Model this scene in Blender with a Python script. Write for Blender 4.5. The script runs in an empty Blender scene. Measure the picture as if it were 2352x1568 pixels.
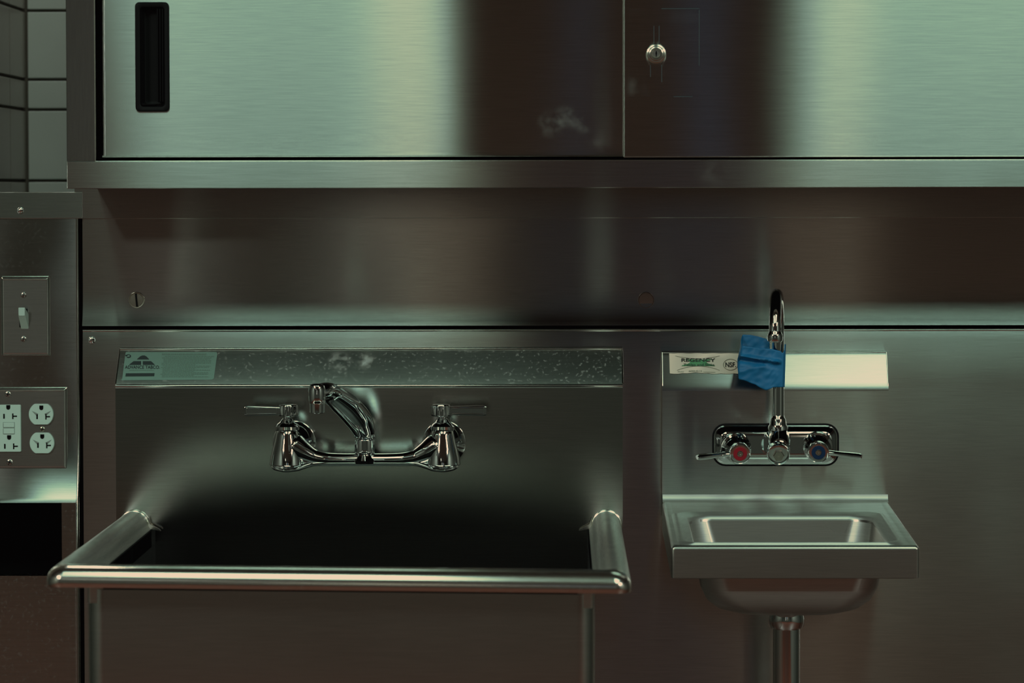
import bpy, bmesh, math, random
from mathutils import Vector, Matrix, Euler, noise

random.seed(7)
scene = bpy.context.scene
COL = scene.collection
PI = math.pi

# ------------------------------------------------------------------ camera
F = 8155.0                     # focal length in pixels of a 2352 x 1568 frame
CAM = Vector((0.0, -4.78, 1.30))
YAW = math.atan(106 / F)
PITCH = math.atan(344 / F)
ROLL = -0.0016
ROT = Matrix.Rotation(YAW, 3, 'Z') @ Matrix.Rotation(PI / 2 - PITCH, 3, 'X') @ Matrix.Rotation(ROLL, 3, 'Z')
cam_d = bpy.data.cameras.new('camera')
cam = bpy.data.objects.new('camera', cam_d)
COL.objects.link(cam)
cam.matrix_world = Matrix.Translation(CAM) @ ROT.to_4x4()
cam_d.sensor_width = 36.0
cam_d.lens = F / 2352 * 36.0
cam_d.clip_start = 0.05
cam_d.dof.use_dof = True
cam_d.dof.focus_distance = 4.68
cam_d.dof.aperture_fstop = 6.0
scene.camera = cam


def hit(px, py, p0, n):
    """world point of a surveyed image point on the plane through p0 with normal n"""
    d = ROT @ Vector(((px - 1176) / F, -(py - 784) / F, -1.0))
    p0 = Vector(p0); n = Vector(n)
    return CAM + d * ((p0 - CAM).dot(n) / d.dot(n))


def at(px, py, y):
    return hit(px, py, (0, y, 0), (0, 1, 0))


def rect(px0, py0, px1, py1, y):
    """x0, x1, z0, z1 of an upright rectangle on the plane Y = y"""
    a, b, c, d = at(px0, py0, y), at(px1, py0, y), at(px0, py1, y), at(px1, py1, y)
    return ((a.x + c.x) / 2, (b.x + d.x) / 2, (c.z + d.z) / 2, (a.z + b.z) / 2)


def sc(y):
    return (y + 4.78) / F       # metres per pixel on the plane Y = y


# ------------------------------------------------------------------ materials
def new_mat(name):
    m = bpy.data.materials.new(name)
    m.use_nodes = True
    nt = m.node_tree
    nt.nodes.clear()
    out = nt.nodes.new('ShaderNodeOutputMaterial')
    b = nt.nodes.new('ShaderNodeBsdfPrincipled')
    nt.links.new(b.outputs[0], out.inputs[0])
    return m, nt, b


def plain(name, col, rough=0.5, metal=0.0, spec=0.5, var=0.06, scale=40):
    m, nt, b = new_mat(name)
    geo = nt.nodes.new('ShaderNodeNewGeometry')
    nz = nt.nodes.new('ShaderNodeTexNoise')
    nz.inputs['Scale'].default_value = scale
    nz.inputs['Detail'].default_value = 3
    nt.links.new(geo.outputs['Position'], nz.inputs['Vector'])
    mx = nt.nodes.new('ShaderNodeMix'); mx.data_type = 'RGBA'
    mx.inputs[6].default_value = (*[c * (1 - var) for c in col], 1)
    mx.inputs[7].default_value = (*[min(1, c * (1 + var)) for c in col], 1)
    nt.links.new(nz.outputs[0], mx.inputs[0])
    nt.links.new(mx.outputs[2], b.inputs['Base Color'])
    b.inputs['Roughness'].default_value = rough
    b.inputs['Metallic'].default_value = metal
    b.inputs['Specular IOR Level'].default_value = spec
    return m


def steel(name, stretch='V', rough=0.24, aniso=0.78, col=(0.60, 0.60, 0.57), grain='X', smudge=0.35,
          spots=(), dirt=0.0, wobble=0.0, dents=()):
    """brushed stainless steel: fine grain along X or Z; reflections spread across the grain ('V' up and down, 'H' sideways, None evenly)"""
    m = bpy.data.materials.new(name)
    m.use_nodes = True
    nt = m.node_tree
    nt.nodes.clear()
    N, L = nt.nodes.new, nt.links.new
    out = N('ShaderNodeOutputMaterial')
    gl = N('ShaderNodeBsdfAnisotropic')
    gl.distribution = 'BECKMANN' if stretch else 'GGX'
    geo = N('ShaderNodeNewGeometry')
    mp = N('ShaderNodeMapping'); mp.vector_type = 'POINT'
    mp.inputs['Scale'].default_value = (25, 25, 900) if grain == 'X' else (900, 900, 25)
    L(geo.outputs['Position'], mp.inputs['Vector'])
    g = N('ShaderNodeTexNoise'); g.inputs['Scale'].default_value = 1.0; g.inputs['Detail'].default_value = 3
    L(mp.outputs[0], g.inputs['Vector'])
    s = N('ShaderNodeTexNoise'); s.inputs['Scale'].default_value = 7.0; s.inputs['Detail'].default_value = 4
    L(geo.outputs['Position'], s.inputs['Vector'])
    mx = N('ShaderNodeMix'); mx.data_type = 'RGBA'
    mx.inputs[6].default_value = (*[c * 0.80 for c in col], 1)
    mx.inputs[7].default_value = (*[min(1, c * 1.16) for c in col], 1)
    L(g.outputs[0], mx.inputs[0])
    L(mx.outputs[2], gl.inputs['Color'])
    r = N('ShaderNodeMath'); r.operation = 'MULTIPLY_ADD'
    r.inputs[1].default_value = 0.14 * smudge
    r.inputs[2].default_value = rough - 0.07 * smudge
    L(s.outputs[0], r.inputs[0])
    L(r.outputs[0], gl.inputs['Roughness'])
    if stretch:
        gl.inputs['Anisotropy'].default_value = aniso
        cx = N('ShaderNodeCombineXYZ')
        v = (1, 0, 0) if stretch == 'V' else (0, 0, 1)
        for i in range(3):
            cx.inputs[i].default_value = v[i]
        L(cx.outputs[0], gl.inputs['Tangent'])
    else:
        gl.inputs['Anisotropy'].default_value = 0
    if wobble > 0:
        w = N('ShaderNodeTexNoise'); w.inputs['Scale'].default_value = 3.2; w.inputs['Detail'].default_value = 1
        L(geo.outputs['Position'], w.inputs['Vector'])
        hm = N('ShaderNodeMath'); hm.operation = 'MULTIPLY'; hm.inputs[1].default_value = wobble
        L(w.outputs[0], hm.inputs[0])
        height = hm.outputs[0]
        for (dx_, dy_, dz_, rad, hgt) in dents:
            vm = N('ShaderNodeVectorMath'); vm.operation = 'DISTANCE'
            vm.inputs[1].default_value = (dx_, dy_, dz_)
            L(geo.outputs['Position'], vm.inputs[0])
            mr = N('ShaderNodeMapRange'); mr.interpolation_type = 'SMOOTHSTEP'
            mr.inputs[1].default_value = rad; mr.inputs[2].default_value = 0.0
            mr.inputs[3].default_value = 0.0; mr.inputs[4].default_value = hgt
            L(vm.outputs['Value'], mr.inputs[0])
            ad = N('ShaderNodeMath'); ad.operation = 'ADD'
            L(height, ad.inputs[0]); L(mr.outputs[0], ad.inputs[1])
            height = ad.outputs[0]
        bp = N('ShaderNodeBump'); bp.inputs['Strength'].default_value = 1.0; bp.inputs['Distance'].default_value = 1.0
        L(height, bp.inputs['Height'])
        L(bp.outputs[0], gl.inputs['Normal'])
    # hand smears and dried drops: a thin dusty haze over the metal
    mask = None

    def add(o):
        nonlocal mask
        if mask is None:
            mask = o
        else:
            ad = N('ShaderNodeMath'); ad.operation = 'ADD'; ad.use_clamp = True
            L(mask, ad.inputs[0]); L(o, ad.inputs[1])
            mask = ad.outputs[0]
    if spots:
        nb = N('ShaderNodeTexNoise'); nb.inputs['Scale'].default_value = 75.0; nb.inputs['Detail'].default_value = 4
        L(geo.outputs['Position'], nb.inputs['Vector'])
        nr = N('ShaderNodeMapRange'); nr.inputs[1].default_value = .40; nr.inputs[2].default_value = .70
        L(nb.outputs[0], nr.inputs[0])
    for (cx_, cy_, cz_, rad, amt) in spots:
        vm = N('ShaderNodeVectorMath'); vm.operation = 'DISTANCE'
        vm.inputs[1].default_value = (cx_, cy_, cz_)
        L(geo.outputs['Position'], vm.inputs[0])
        mr = N('ShaderNodeMapRange'); mr.interpolation_type = 'SMOOTHSTEP'
        mr.inputs[1].default_value = rad; mr.inputs[2].default_value = rad * 0.2
        mr.inputs[3].default_value = 0.0; mr.inputs[4].default_value = amt
        L(vm.outputs['Value'], mr.inputs[0])
        mu = N('ShaderNodeMath'); mu.operation = 'MULTIPLY'
        L(mr.outputs[0], mu.inputs[0]); L(nr.outputs[0], mu.inputs[1])
        add(mu.outputs[0])
    if dirt > 0:
        d = N('ShaderNodeTexNoise'); d.inputs['Scale'].default_value = 240.0; d.inputs['Detail'].default_value = 6
        L(geo.outputs['Position'], d.inputs['Vector'])
        mr = N('ShaderNodeMapRange')
        mr.inputs[1].default_value = 0.57; mr.inputs[2].default_value = 0.72
        mr.inputs[3].default_value = 0.0; mr.inputs[4].default_value = dirt
        L(d.outputs[0], mr.inputs[0])
        add(mr.outputs[0])
    last = gl.outputs[0]
    if mask is not None:
        df = N('ShaderNodeBsdfDiffuse'); df.inputs[0].default_value = (.62, .64, .60, 1)
        ms = N('ShaderNodeMixShader')
        L(mask, ms.inputs[0]); L(last, ms.inputs[1]); L(df.outputs[0], ms.inputs[2])
        last = ms.outputs[0]
    L(last, out.inputs[0])
    return m


def P_(px, py, y, r, a):
    p = at(px, py, y)
    return (p.x, p.y, p.z, r, a)


DOOR_Y = -0.288
M = {}
M['door'] = steel('brushed steel door', rough=0.21, aniso=0.85, wobble=0.0006, smudge=0.1,
                  spots=[P_(1265, 285, DOOR_Y, .022, .10), P_(1300, 268, DOOR_Y, .02, .12), P_(1335, 285, DOOR_Y, .018, .11),
                         P_(1375, 325, DOOR_Y, .02, .05), P_(1455, 200, DOOR_Y, .022, .08)])
M['rail'] = steel('brushed steel face rail', rough=0.26, aniso=0.74, smudge=0.3, wobble=0.0008,
                  spots=[P_(930, 415, -.3, .03, .06), P_(1640, 400, -.3, .03, .05)])
M['stile'] = steel('brushed steel stile', stretch='H', rough=0.20, aniso=0.7, grain='Z', col=(.42, .42, .41))
M['panel'] = steel('brushed steel wall panel', rough=0.24, aniso=0.74, wobble=0.0015, smudge=0.2)
M['lower_panel'] = steel('brushed steel lower wall panel', rough=0.25, aniso=0.70, wobble=0.0015, smudge=0.2)
M['left_panel'] = steel('brushed steel side panel', rough=0.165, aniso=0.74, wobble=0.003, smudge=0.3, dirt=0.06)
M['cap'] = steel('steel cap rail', rough=0.24, aniso=0.72, smudge=0.4, dirt=0.05)
M['splash'] = steel('tub steel', rough=0.17, aniso=0.15, smudge=0.12, col=(.6, .59, .56))
M['slope'] = steel('tub slope steel', rough=0.40, aniso=0.4, smudge=0.4, dirt=0.4,
                   spots=[P_(780, 828, -.022, .020, .9), P_(842, 830, -.022, .018, .9)])
M['bowl'] = steel('tub shaded bowl steel', rough=0.33, stretch=None, col=(.12, .12, .12))  # same steel darkened; shade inside the bowl is put into the colour
M['rim'] = steel('rolled rim steel', stretch=None, rough=0.17, smudge=0.2, dirt=.04, col=(.85, .80, .74))  # front roll tinted brighter, its warm highlight partly put into the colour
M['hand'] = steel('hand sink steel', stretch=None, rough=0.50, smudge=0.3)
M['hand_shaded'] = steel('hand sink shaded steel', stretch=None, rough=0.28, smudge=0.3, col=(.5, .48, .45))  # darker copy: shade of apron and inner walls put into the colour
M['hand_splash'] = steel('hand sink splash steel', rough=0.25, aniso=0.7, smudge=0.2)
M['hand_ledge'] = steel('hand sink ledge steel', rough=0.25, aniso=0.5, smudge=0.15)
M['tub_outside'] = steel('tub outer steel', stretch=None, rough=0.22, smudge=0.3)
M['edge'] = steel('bright steel edge glint', stretch=None, rough=0.12, smudge=0.1, col=(.85, .83, .78))  # for bright beads added along edges to draw their highlight lines
M['rim_side'] = steel('rolled rim side steel', stretch=None, rough=0.36, smudge=0.4, dirt=.06, col=(.7, .7, .66))  # duller copy for the side runs, less bright than the front
M['plate'] = steel('cover plate steel', stretch=None, rough=0.24, smudge=0.4)
M['chrome'] = plain('chrome', (.80, .82, .82), rough=0.05, metal=1.0, var=.01)
M['dull_chrome'] = plain('dull chrome', (.62, .60, .52), rough=0.2, metal=1.0, var=.03)
M['brass_screw'] = plain('weathered steel screw', (.5, .48, .40), rough=0.28, metal=1.0, var=.05)
M['plug'] = plain('brown plug', (.20, .13, .11), rough=0.35, metal=0.8)
M['black'] = plain('black plastic', (.0035, .0035, .004), rough=0.5, spec=.10)
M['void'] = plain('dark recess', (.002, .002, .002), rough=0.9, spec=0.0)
M['ivory'] = plain('white plastic', (.62, .76, .67), rough=0.35, var=.02)
M['slot'] = plain('dark slot', (.004, .004, .004), rough=0.6, spec=.1)
M['dark_line'] = plain('socket shade line', (.25, .29, .26), rough=0.5)
M['blue'] = plain('blue masking tape', (.0, .145, .34), rough=0.55, var=.12, scale=90)
M['white_label'] = plain('white paper label', (1.0, .80, .64), rough=0.42, metal=.05, var=.015)
M['label_black'] = plain('label black ink', (.01, .012, .012), rough=0.6)
M['label_green'] = plain('label green ink', (.10, .36, .16), rough=0.6)
M['label_line'] = plain('label thin ink', (.16, .17, .13), rough=0.6)
M['teal_label'] = plain('silver foil label', (.36, .58, .50), rough=0.42, metal=0.55, var=.04)
M['teal_ink'] = plain('foil label ink', (.03, .045, .045), rough=0.5)
M['teal_text'] = plain('foil label small print', (.17, .27, .23), rough=0.5)
M['red'] = plain('red index ring', (.32, .015, .025), rough=0.3)
M['index_blue'] = plain('blue index ring', (.004, .025, .075), rough=0.3)
M['tile'] = plain('pale glazed tile', (.80, .82, .78), rough=0.3, var=.08, scale=9)
M['tile_side'] = plain('shaded glazed tile', (.46, .42, .36), rough=0.3, var=.12, scale=9)  # same tile darkened; the side wall's shade is in the colour
M['grout'] = plain('brown grout', (.16, .13, .10), rough=0.9)
M['floor'] = plain('red quarry tile', (.078, .020, .011), rough=0.45, var=.15, scale=6)
M['plaster'] = plain('painted wall', (.11, .115, .10), rough=0.9)
M['ceil'] = plain('ceiling panel', (.30, .31, .29), rough=0.9)
M['film'] = None


def clear_film():
    m = bpy.data.materials.new('clear film'); m.use_nodes = True
    nt = m.node_tree; nt.nodes.clear()
    out = nt.nodes.new('ShaderNodeOutputMaterial')
    t = nt.nodes.new('ShaderNodeBsdfTransparent')
    g = nt.nodes.new('ShaderNodeBsdfDiffuse'); g.inputs[0].default_value = (.5, .6, .7, 1)
    geo = nt.nodes.new('ShaderNodeNewGeometry')
    n = nt.nodes.new('ShaderNodeTexNoise'); n.inputs['Scale'].default_value = 26; n.inputs['Detail'].default_value = 5
    nt.links.new(geo.outputs['Position'], n.inputs['Vector'])
    mr = nt.nodes.new('ShaderNodeMapRange')
    mr.inputs[1].default_value = .52; mr.inputs[2].default_value = .72; mr.inputs[3].default_value = .0; mr.inputs[4].default_value = .02
    nt.links.new(n.outputs[0], mr.inputs[0])
    mx = nt.nodes.new('ShaderNodeMixShader')
    nt.links.new(mr.outputs[0], mx.inputs[0]); nt.links.new(t.outputs[0], mx.inputs[1]); nt.links.new(g.outputs[0], mx.inputs[2])
    nt.links.new(mx.outputs[0], out.inputs[0])
    return m


M['film'] = clear_film()
M['film_edge'] = plain('film edge', (.05, .065, .075), rough=.4)

# ------------------------------------------------------------------ mesh helpers


def tag(o, label=None, cat=None, group=None, kind=None):
    for k, v in (('label', label), ('category', cat), ('group', group), ('kind', kind)):
        if v:
            o[k] = v
    return o


def empty(name, loc, label=None, cat=None, group=None, kind=None):
    o = bpy.data.objects.new(name, None)
    o.empty_display_size = 0.03
    o.location = loc
    COL.objects.link(o)
    return tag(o, label, cat, group, kind)


def base_of(o):
    p = Vector((0, 0, 0))
    while o is not None:
        p += o.location
        o = o.parent
    return p


def obj(name, bm, mat, parent=None, origin=None, sharp=35, label=None):
    """bmesh in world coordinates -> one object under its parent"""
    bmesh.ops.remove_doubles(bm, verts=bm.verts, dist=1e-6)
    bmesh.ops.recalc_face_normals(bm, faces=bm.faces)
    me = bpy.data.meshes.new(name)
    bm.to_mesh(me); bm.free()
    off = base_of(parent) if parent is not None else Vector(origin or (0, 0, 0))
    me.transform(Matrix.Translation(-off))
    for p in me.polygons:
        p.use_smooth = True
    me.set_sharp_from_angle(angle=math.radians(sharp))
    if mat is not None:
        me.materials.append(mat)
    o = bpy.data.objects.new(name, me)
    if name not in ('side_panel', 'upper_panel', 'lower_panel'):
      wn = o.modifiers.new('face_weighted_normals', 'WEIGHTED_NORMAL'); wn.keep_sharp = True; wn.weight = 50
    if parent is not None:
        o.parent = parent
    else:
        o.location = off
    COL.objects.link(o)
    if label:
        o['label'] = label
    return o


def NB():
    return bmesh.new()


def box(bm, x0, x1, y0, y1, z0, z1, bev=0.0, seg=2):
    t = NB()
    bmesh.ops.create_cube(t, size=1.0)
    for v in t.verts:
        v.co = Vector(((x0 + x1) / 2 + v.co.x * (x1 - x0), (y0 + y1) / 2 + v.co.y * (y1 - y0), (z0 + z1) / 2 + v.co.z * (z1 - z0)))
    if bev > 0:
        bmesh.ops.bevel(t, geom=t.edges[:], offset=bev, segments=seg, profile=0.6, affect='EDGES')
    merge(bm, t)
    return bm


def merge(bm, t, mat=None):
    me = bpy.data.meshes.new('tmp')
    if mat is not None:
        bmesh.ops.transform(t, matrix=mat, verts=t.verts)
    t.to_mesh(me); t.free()
    bm.from_mesh(me)
    bpy.data.meshes.remove(me)


def loft(bm, loops, closed=True, cap0=False, cap1=False):
    rings = [[bm.verts.new(p) for p in lp] for lp in loops]
    n = len(rings[0])
    for a, b in zip(rings[:-1], rings[1:]):
        for i in range(n if closed else n - 1):
            j = (i + 1) % n
            try:
                bm.faces.new((a[i], a[j], b[j], b[i]))
            except ValueError:
                pass
    if cap0:
        bm.faces.new(rings[0][::-1])
    if cap1:
        bm.faces.new(rings[-1])
    return rings


def lathe(bm, prof, mat, segs=28, cap0=True, cap1=True):
    """profile of (radius, height) spun about local Z, then placed by mat"""
    t = NB()
    loops = []
    for r, h in prof:
        r = max(r, 1e-5)
        loops.append([(r * math.cos(2 * PI * i / segs), r * math.sin(2 * PI * i / segs), h) for i in range(segs)])
    loft(t, loops, True, cap0, cap1)
    merge(bm, t, mat)


def frames(path):
    path = [Vector(p) for p in path]
    tang = []
    for i in range(len(path)):
        a = path[max(0, i - 1)]; b = path[min(len(path) - 1, i + 1)]
        tang.append((b - a).normalized())
    up = Vector((0, 0, 1)) if abs(tang[0].z) < 0.9 else Vector((1, 0, 0))
    u = (up - tang[0] * up.dot(tang[0])).normalized()
    out = []
    for p, t in zip(path, tang):
        u = (u - t * u.dot(t)).normalized()
        out.append((p, t, u, t.cross(u)))
    return out


def sweep(bm, path, radii, segs=16, cap=True):
    if not isinstance(radii, (list, tuple)):
        radii = [radii] * len(path)
    loops = []
    for (p, t, u, w), r in zip(frames(path), radii):
        ra, rb = r if isinstance(r, tuple) else (r, r)
        loops.append([p + u * (ra * math.cos(2 * PI * i / segs)) + w * (rb * math.sin(2 * PI * i / segs)) for i in range(segs)])
    loft(bm, loops, True, cap, cap)


def bez(pts, n):
    """Catmull-Rom through points"""
    pts = [Vector(p) for p in pts]
    q = [pts[0] * 2 - pts[1]] + pts + [pts[-1] * 2 - pts[-2]]
    out = []
    for i in range(1, len(q) - 2):
        for k in range(n):
            t = k / n
            a, b, c, d = q[i - 1], q[i], q[i + 1], q[i + 2]
            out.append(0.5 * ((2 * b) + (c - a) * t + (2 * a - 5 * b + 4 * c - d) * t * t + (3 * b - a - 3 * c + d) * t ** 3))
    out.append(pts[-1])
    return out


def lerp_list(vals, n):
    out = []
    for a, b in zip(vals[:-1], vals[1:]):
        for k in range(n):
            out.append(a + (b - a) * k / n)
    out.append(vals[-1])
    return out


def rrect(x0, x1, y0, y1, r, n=6):
    """rounded rectangle outline, counter-clockwise, 4*(n+1) points in 2-D"""
    r = min(r, (x1 - x0) / 2 - 1e-5, (y1 - y0) / 2 - 1e-5)
    pts = []
    for cx, cy, a0 in ((x1 - r, y0 + r, -PI / 2), (x1 - r, y1 - r, 0), (x0 + r, y1 - r, PI / 2), (x0 + r, y0 + r, PI)):
        for k in range(n + 1):
            a = a0 + (PI / 2) * k / n
            pts.append((cx + r * math.cos(a), cy + r * math.sin(a)))
    return pts


def plate_xz(bm, x0, x1, z0, z1, y_front, y_back, r, edge, n=5):
    """a cover plate lying on a wall (faces -Y) with rounded edges"""
    L = []
    L.append([(a, y_back, c) for a, c in rrect(x0, x1, z0, z1, r, n)])
    for k in range(5):
        t = k / 4 * PI / 2
        ins = edge * (1 - math.cos(t))
        yy = y_back + (y_front - y_back) * math.sin(t)
        L.append([(a, yy, c) for a, c in rrect(x0 + ins, x1 - ins, z0 + ins, z1 - ins, max(r - ins, 0.0004), n)])
    loft(bm, L, True, False, True)


def plate_hole(bm, x0, x1, z0, z1, hx0, hx1, hz0, hz1, yf, yb):
    xs, zs = [x0, hx0, hx1, x1], [z0, hz0, hz1, z1]
    for i in range(3):
        for j in range(3):
            if i == 1 and j == 1:
                continue
            if xs[i + 1] - xs[i] > 1e-5 and zs[j + 1] - zs[j] > 1e-5:
                bm.faces.new([bm.verts.new((a, yf, c)) for a, c in ((xs[i], zs[j]), (xs[i + 1], zs[j]), (xs[i + 1], zs[j + 1]), (xs[i], zs[j + 1]))])
    for (a, b) in (((x0, z0), (x1, z0)), ((x1, z0), (x1, z1)), ((x1, z1), (x0, z1)), ((x0, z1), (x0, z0)),
                   ((hx0, hz0), (hx1, hz0)), ((hx1, hz0), (hx1, hz1)), ((hx1, hz1), (hx0, hz1)), ((hx0, hz1), (hx0, hz0))):
        bm.faces.new([bm.verts.new(p) for p in ((a[0], yf, a[1]), (b[0], yf, b[1]), (b[0], yb, b[1]), (a[0], yb, a[1]))])


def poly_on(bm, pts, fn, thick=0.0):
    """flat polygon from 2-D points mapped by fn"""
    f = bm.faces.new([bm.verts.new(fn(*p)) for p in pts])
    return f


def text_mesh(bm, s, x0, y0, x1, y1, fn, bold=0.0, shear=0.0):
    """lettering s fitted in the image-space box (y0 top, y1 bottom) and laid on the surface through fn"""
    cu = bpy.data.curves.new('lettering', 'FONT')
    cu.body = s; cu.fill_mode = 'FRONT'; cu.offset = bold; cu.shear = shear; cu.resolution_u = 4
    o = bpy.data.objects.new('lettering_source', cu)
    COL.objects.link(o)
    bpy.context.view_layer.update()
    me = bpy.data.meshes.new_from_object(o.evaluated_get(bpy.context.evaluated_depsgraph_get()))
    bpy.data.objects.remove(o); bpy.data.curves.remove(cu)
    xs = [v.co.x for v in me.vertices]; ys = [v.co.y for v in me.vertices]
    ax, bx, ay, by = min(xs), max(xs), min(ys), max(ys)
    for v in me.vertices:
        u = (v.co.x - ax) / (bx - ax); w = (v.co.y - ay) / (by - ay)
        v.co = fn(x0 + u * (x1 - x0), y1 - w * (y1 - y0))
    bm.from_mesh(me)
    bpy.data.meshes.remove(me)


def screw_head(name, px, py, y, r_px, mat, parent, slot=None, flat=False, y_out=0.0025):
    """round screw head on a vertical face, slot = angle of a straight slot, 'x' = cross"""
    p = at(px, py, y); r = r_px * sc(y)
    bm = NB()
    T = Matrix.Translation(p) @ Matrix.Rotation(PI / 2, 4, 'X')
    if flat:
        lathe(bm, [(r, -0.002), (r, y_out * .4), (r * .93, y_out * .8), (r * .82, y_out * .75), (r * .78, y_out * .95), (0, y_out)], T, 32, False, False)
    else:
        lathe(bm, [(r, -0.002), (r, 0.0), (r * .96, y_out * .5), (r * .8, y_out * .85), (r * .5, y_out), (0, y_out * 1.05)], T, 24, False, False)
    o = obj(name, bm, mat, parent)
    if slot is not None:
        bm = NB()
        for a in ([slot] if slot != 'x' else [0.3, 0.3 + PI / 2]):
            t = NB()
            box(t, -r * .12, r * .12, -y_out * 1.25, -y_out * .6, -r * .8, r * .8)
            merge(bm, t, Matrix.Translation(p) @ Matrix.Rotation(a, 4, 'Y'))
        obj('slot', bm, M['slot'], o)
    return o


def dircyl(p, d):
    """matrix taking local Z to direction d at point p"""
    q = Vector((0, 0, 1)).rotation_difference(Vector(d).normalized())
    return Matrix.Translation(Vector(p)) @ q.to_matrix().to_4x4()


# ------------------------------------------------------------------ room behind the camera
XW0, XW1, YB, ZC = -3.2, 3.4, -7.6, 2.80
seam_l = rect(183, 520, 192, 1220, 0.0)
X_SEAM0, X_SEAM1 = seam_l[0], seam_l[1]
bm = NB(); box(bm, XW0, XW1, YB, 0.75, -0.06, 0.0)
tag(obj('floor', bm, M['floor']), kind='structure')
bm = NB(); box(bm, XW0, XW1, YB, 0.75, ZC, ZC + 0.06)
tag(obj('ceiling', bm, M['ceil']), kind='structure')
bm = NB(); box(bm, XW1, XW1 + 0.08, YB, 0.75, 0, ZC)
tag(obj('wall_right', bm, M['plaster']), kind='structure')
bm = NB(); box(bm, XW0, XW1, YB - 0.08, YB, 0, ZC)
tag(obj('wall_rear', bm, M['plaster']), kind='structure')
bm = NB(); box(bm, XW0 - 0.08, XW0, YB, 0.75, 0, ZC)
tag(obj('wall_far_left', bm, M['plaster']), kind='structure')

# tiled recess seen over the low wall, upper left
YT = 0.60
xc = at(60, 250, YT).x


def course(py):
    return at(100, py, YT).z


gz = [course(p) for p in (578, 415, 252, 183, 25, -133, -290)]
bm = NB()
box(bm, xc - 0.05, xc + 0.9, YT + 0.002, YT + 0.05, 1.0, ZC)
bk = tag(obj('wall_recess', bm, M['grout']), kind='structure')
bm = NB()
for a, b in zip(gz[:-1], gz[1:]):
    x = xc + 0.004
    for k in range(6):
        box(bm, x, x + 0.150, YT - 0.006, YT + 0.004, a + 0.0022, b - 0.0022, 0.0014, 2)
        x += 0.154
obj('tile_face', bm, M['tile'], bk)
bm = NB()
box(bm, XW0, xc - 0.008, 0.05, YT, 1.0, ZC)
sd = tag(obj('wall_left', bm, M['grout']), kind='structure')
bm = NB()
for a, b in zip(gz[:-1], gz[1:]):
    y = YT - 0.004
    for k in range(4):
        if y < .06:
            break
        box(bm, xc - 0.010, xc, max(y - 0.150, .052), y, a + 0.0022, b - 0.0022, 0.0014, 2)
        y -= 0.154
obj('tile_face', bm, M['tile_side'], sd)

# ------------------------------------------------------------------ steel wall
wall = empty('wall_back', (0.4, 0.0, 0.0), kind='structure')
x_r = XW1
z_gap_top = at(1200, 747, -0.010).z
z_gap_bot = at(1200, 757, -0.003).z
z_line = at(1200, 500, -0.004).z
z_shelf = at(1200, 437, -0.006).z
bm = NB()
box(bm, X_SEAM1, x_r, 0.012, 0.06, 0.0, ZC)
obj('backing_board', bm, M['void'], wall)
# lower sheet: rolled top edge, leaning back a touch near the top
LOWF = -0.0085
z_flat = at(1200, 880, LOWF).z


def lowy(z):
    t = max(0.0, (z - z_flat) / (z_gap_bot - z_flat))
    return LOWF + 0.0040 * t * t


prof = [(0.010, z_gap_bot - 0.001), (0.004, z_gap_bot)]
for k in range(6):
    a = k / 5 * PI / 2
    prof.append((lowy(z_gap_bot) + .003 - 0.003 * math.sin(a), z_gap_bot - 0.003 * (1 - math.cos(a))))
for k in range(1, 15):
    z = z_gap_bot - .003 + (z_flat - z_gap_bot + .003) * k / 14
    prof.append((lowy(z), z))
prof += [(LOWF, 0.6), (LOWF, 0.3), (LOWF, 0.0), (0.012, 0.0)]


def glint_bead(bm, pts, r=.0011):  # highlight line of an edge, added as a thin bright bead
    sweep(bm, pts, r * 1.25, 12)


def extrude_profile(bm, prof, xs, ends=True):
    loops = [[(x, y, z) for (y, z) in prof] for x in xs]
    loft(bm, loops, False)
    if ends:
        for x in (xs[0], xs[-1]):
            vs = [bm.verts.new((x, y, z)) for (y, z) in prof]
            try:
                bm.faces.new(vs)
            except ValueError:
                pass


bm = NB()
extrude_profile(bm, prof, [X_SEAM1, -0.3, 0.1, 0.5, 1.0, x_r])
low = obj('lower_panel', bm, M['lower_panel'], wall)
bm = NB(); glint_bead(bm, [Vector((x, lowy(z_gap_bot) + .0012, z_gap_bot - .0008)) for x in (X_SEAM1, 0.3, x_r)], .0016)
obj('rolled_edge_glint', bm, M['edge'], wall)
screw_head('screw', 211, 781, lowy(at(211, 781, LOWF).z), 8.5, M['chrome'], wall, None, y_out=0.004)
# upper sheet, kicked out a little along its hem
zt = z_line
prof = [(0.012, z_gap_top + 0.001), (-0.004, z_gap_top)]
hem = [(747, .0105), (744, .0100), (736, .0078), (728, .0060), (718, .0043), (706, .0030), (690, .0021), (670, .0016), (640, .0014), (560, .0013)]
for py, d in hem:
    prof.append((-d, at(1200, py, -0.004).z))
prof += [(-0.0013, zt), (0.012, zt)]
bm = NB()
extrude_profile(bm, prof, [X_SEAM1, -0.3, 0.1, 0.5, 1.0, x_r])
up = obj('upper_panel', bm, M['panel'], wall, sharp=25)
bm = NB()
box(bm, X_SEAM1, x_r, -0.0012, 0.012, z_shelf + 0.02, ZC)
obj('panel_above_cabinet', bm, M['panel'], wall)
screw_head('slotted_screw', 314, 689, -0.0013, 19, M['brass_screw'], wall, -0.09, flat=True, y_out=0.0028)
p = at(1484, 689, -0.0013)
bm = NB()
lathe(bm, [(.0112, 0), (.0112, .0012), (.0105, .0022), (.0098, .0016), (.0095, .0012), (0, .0012)],
      dircyl(p, (0, -1, 0)), 28, False, False)
obj('hole_plug', bm, M['plug'], wall)

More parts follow.
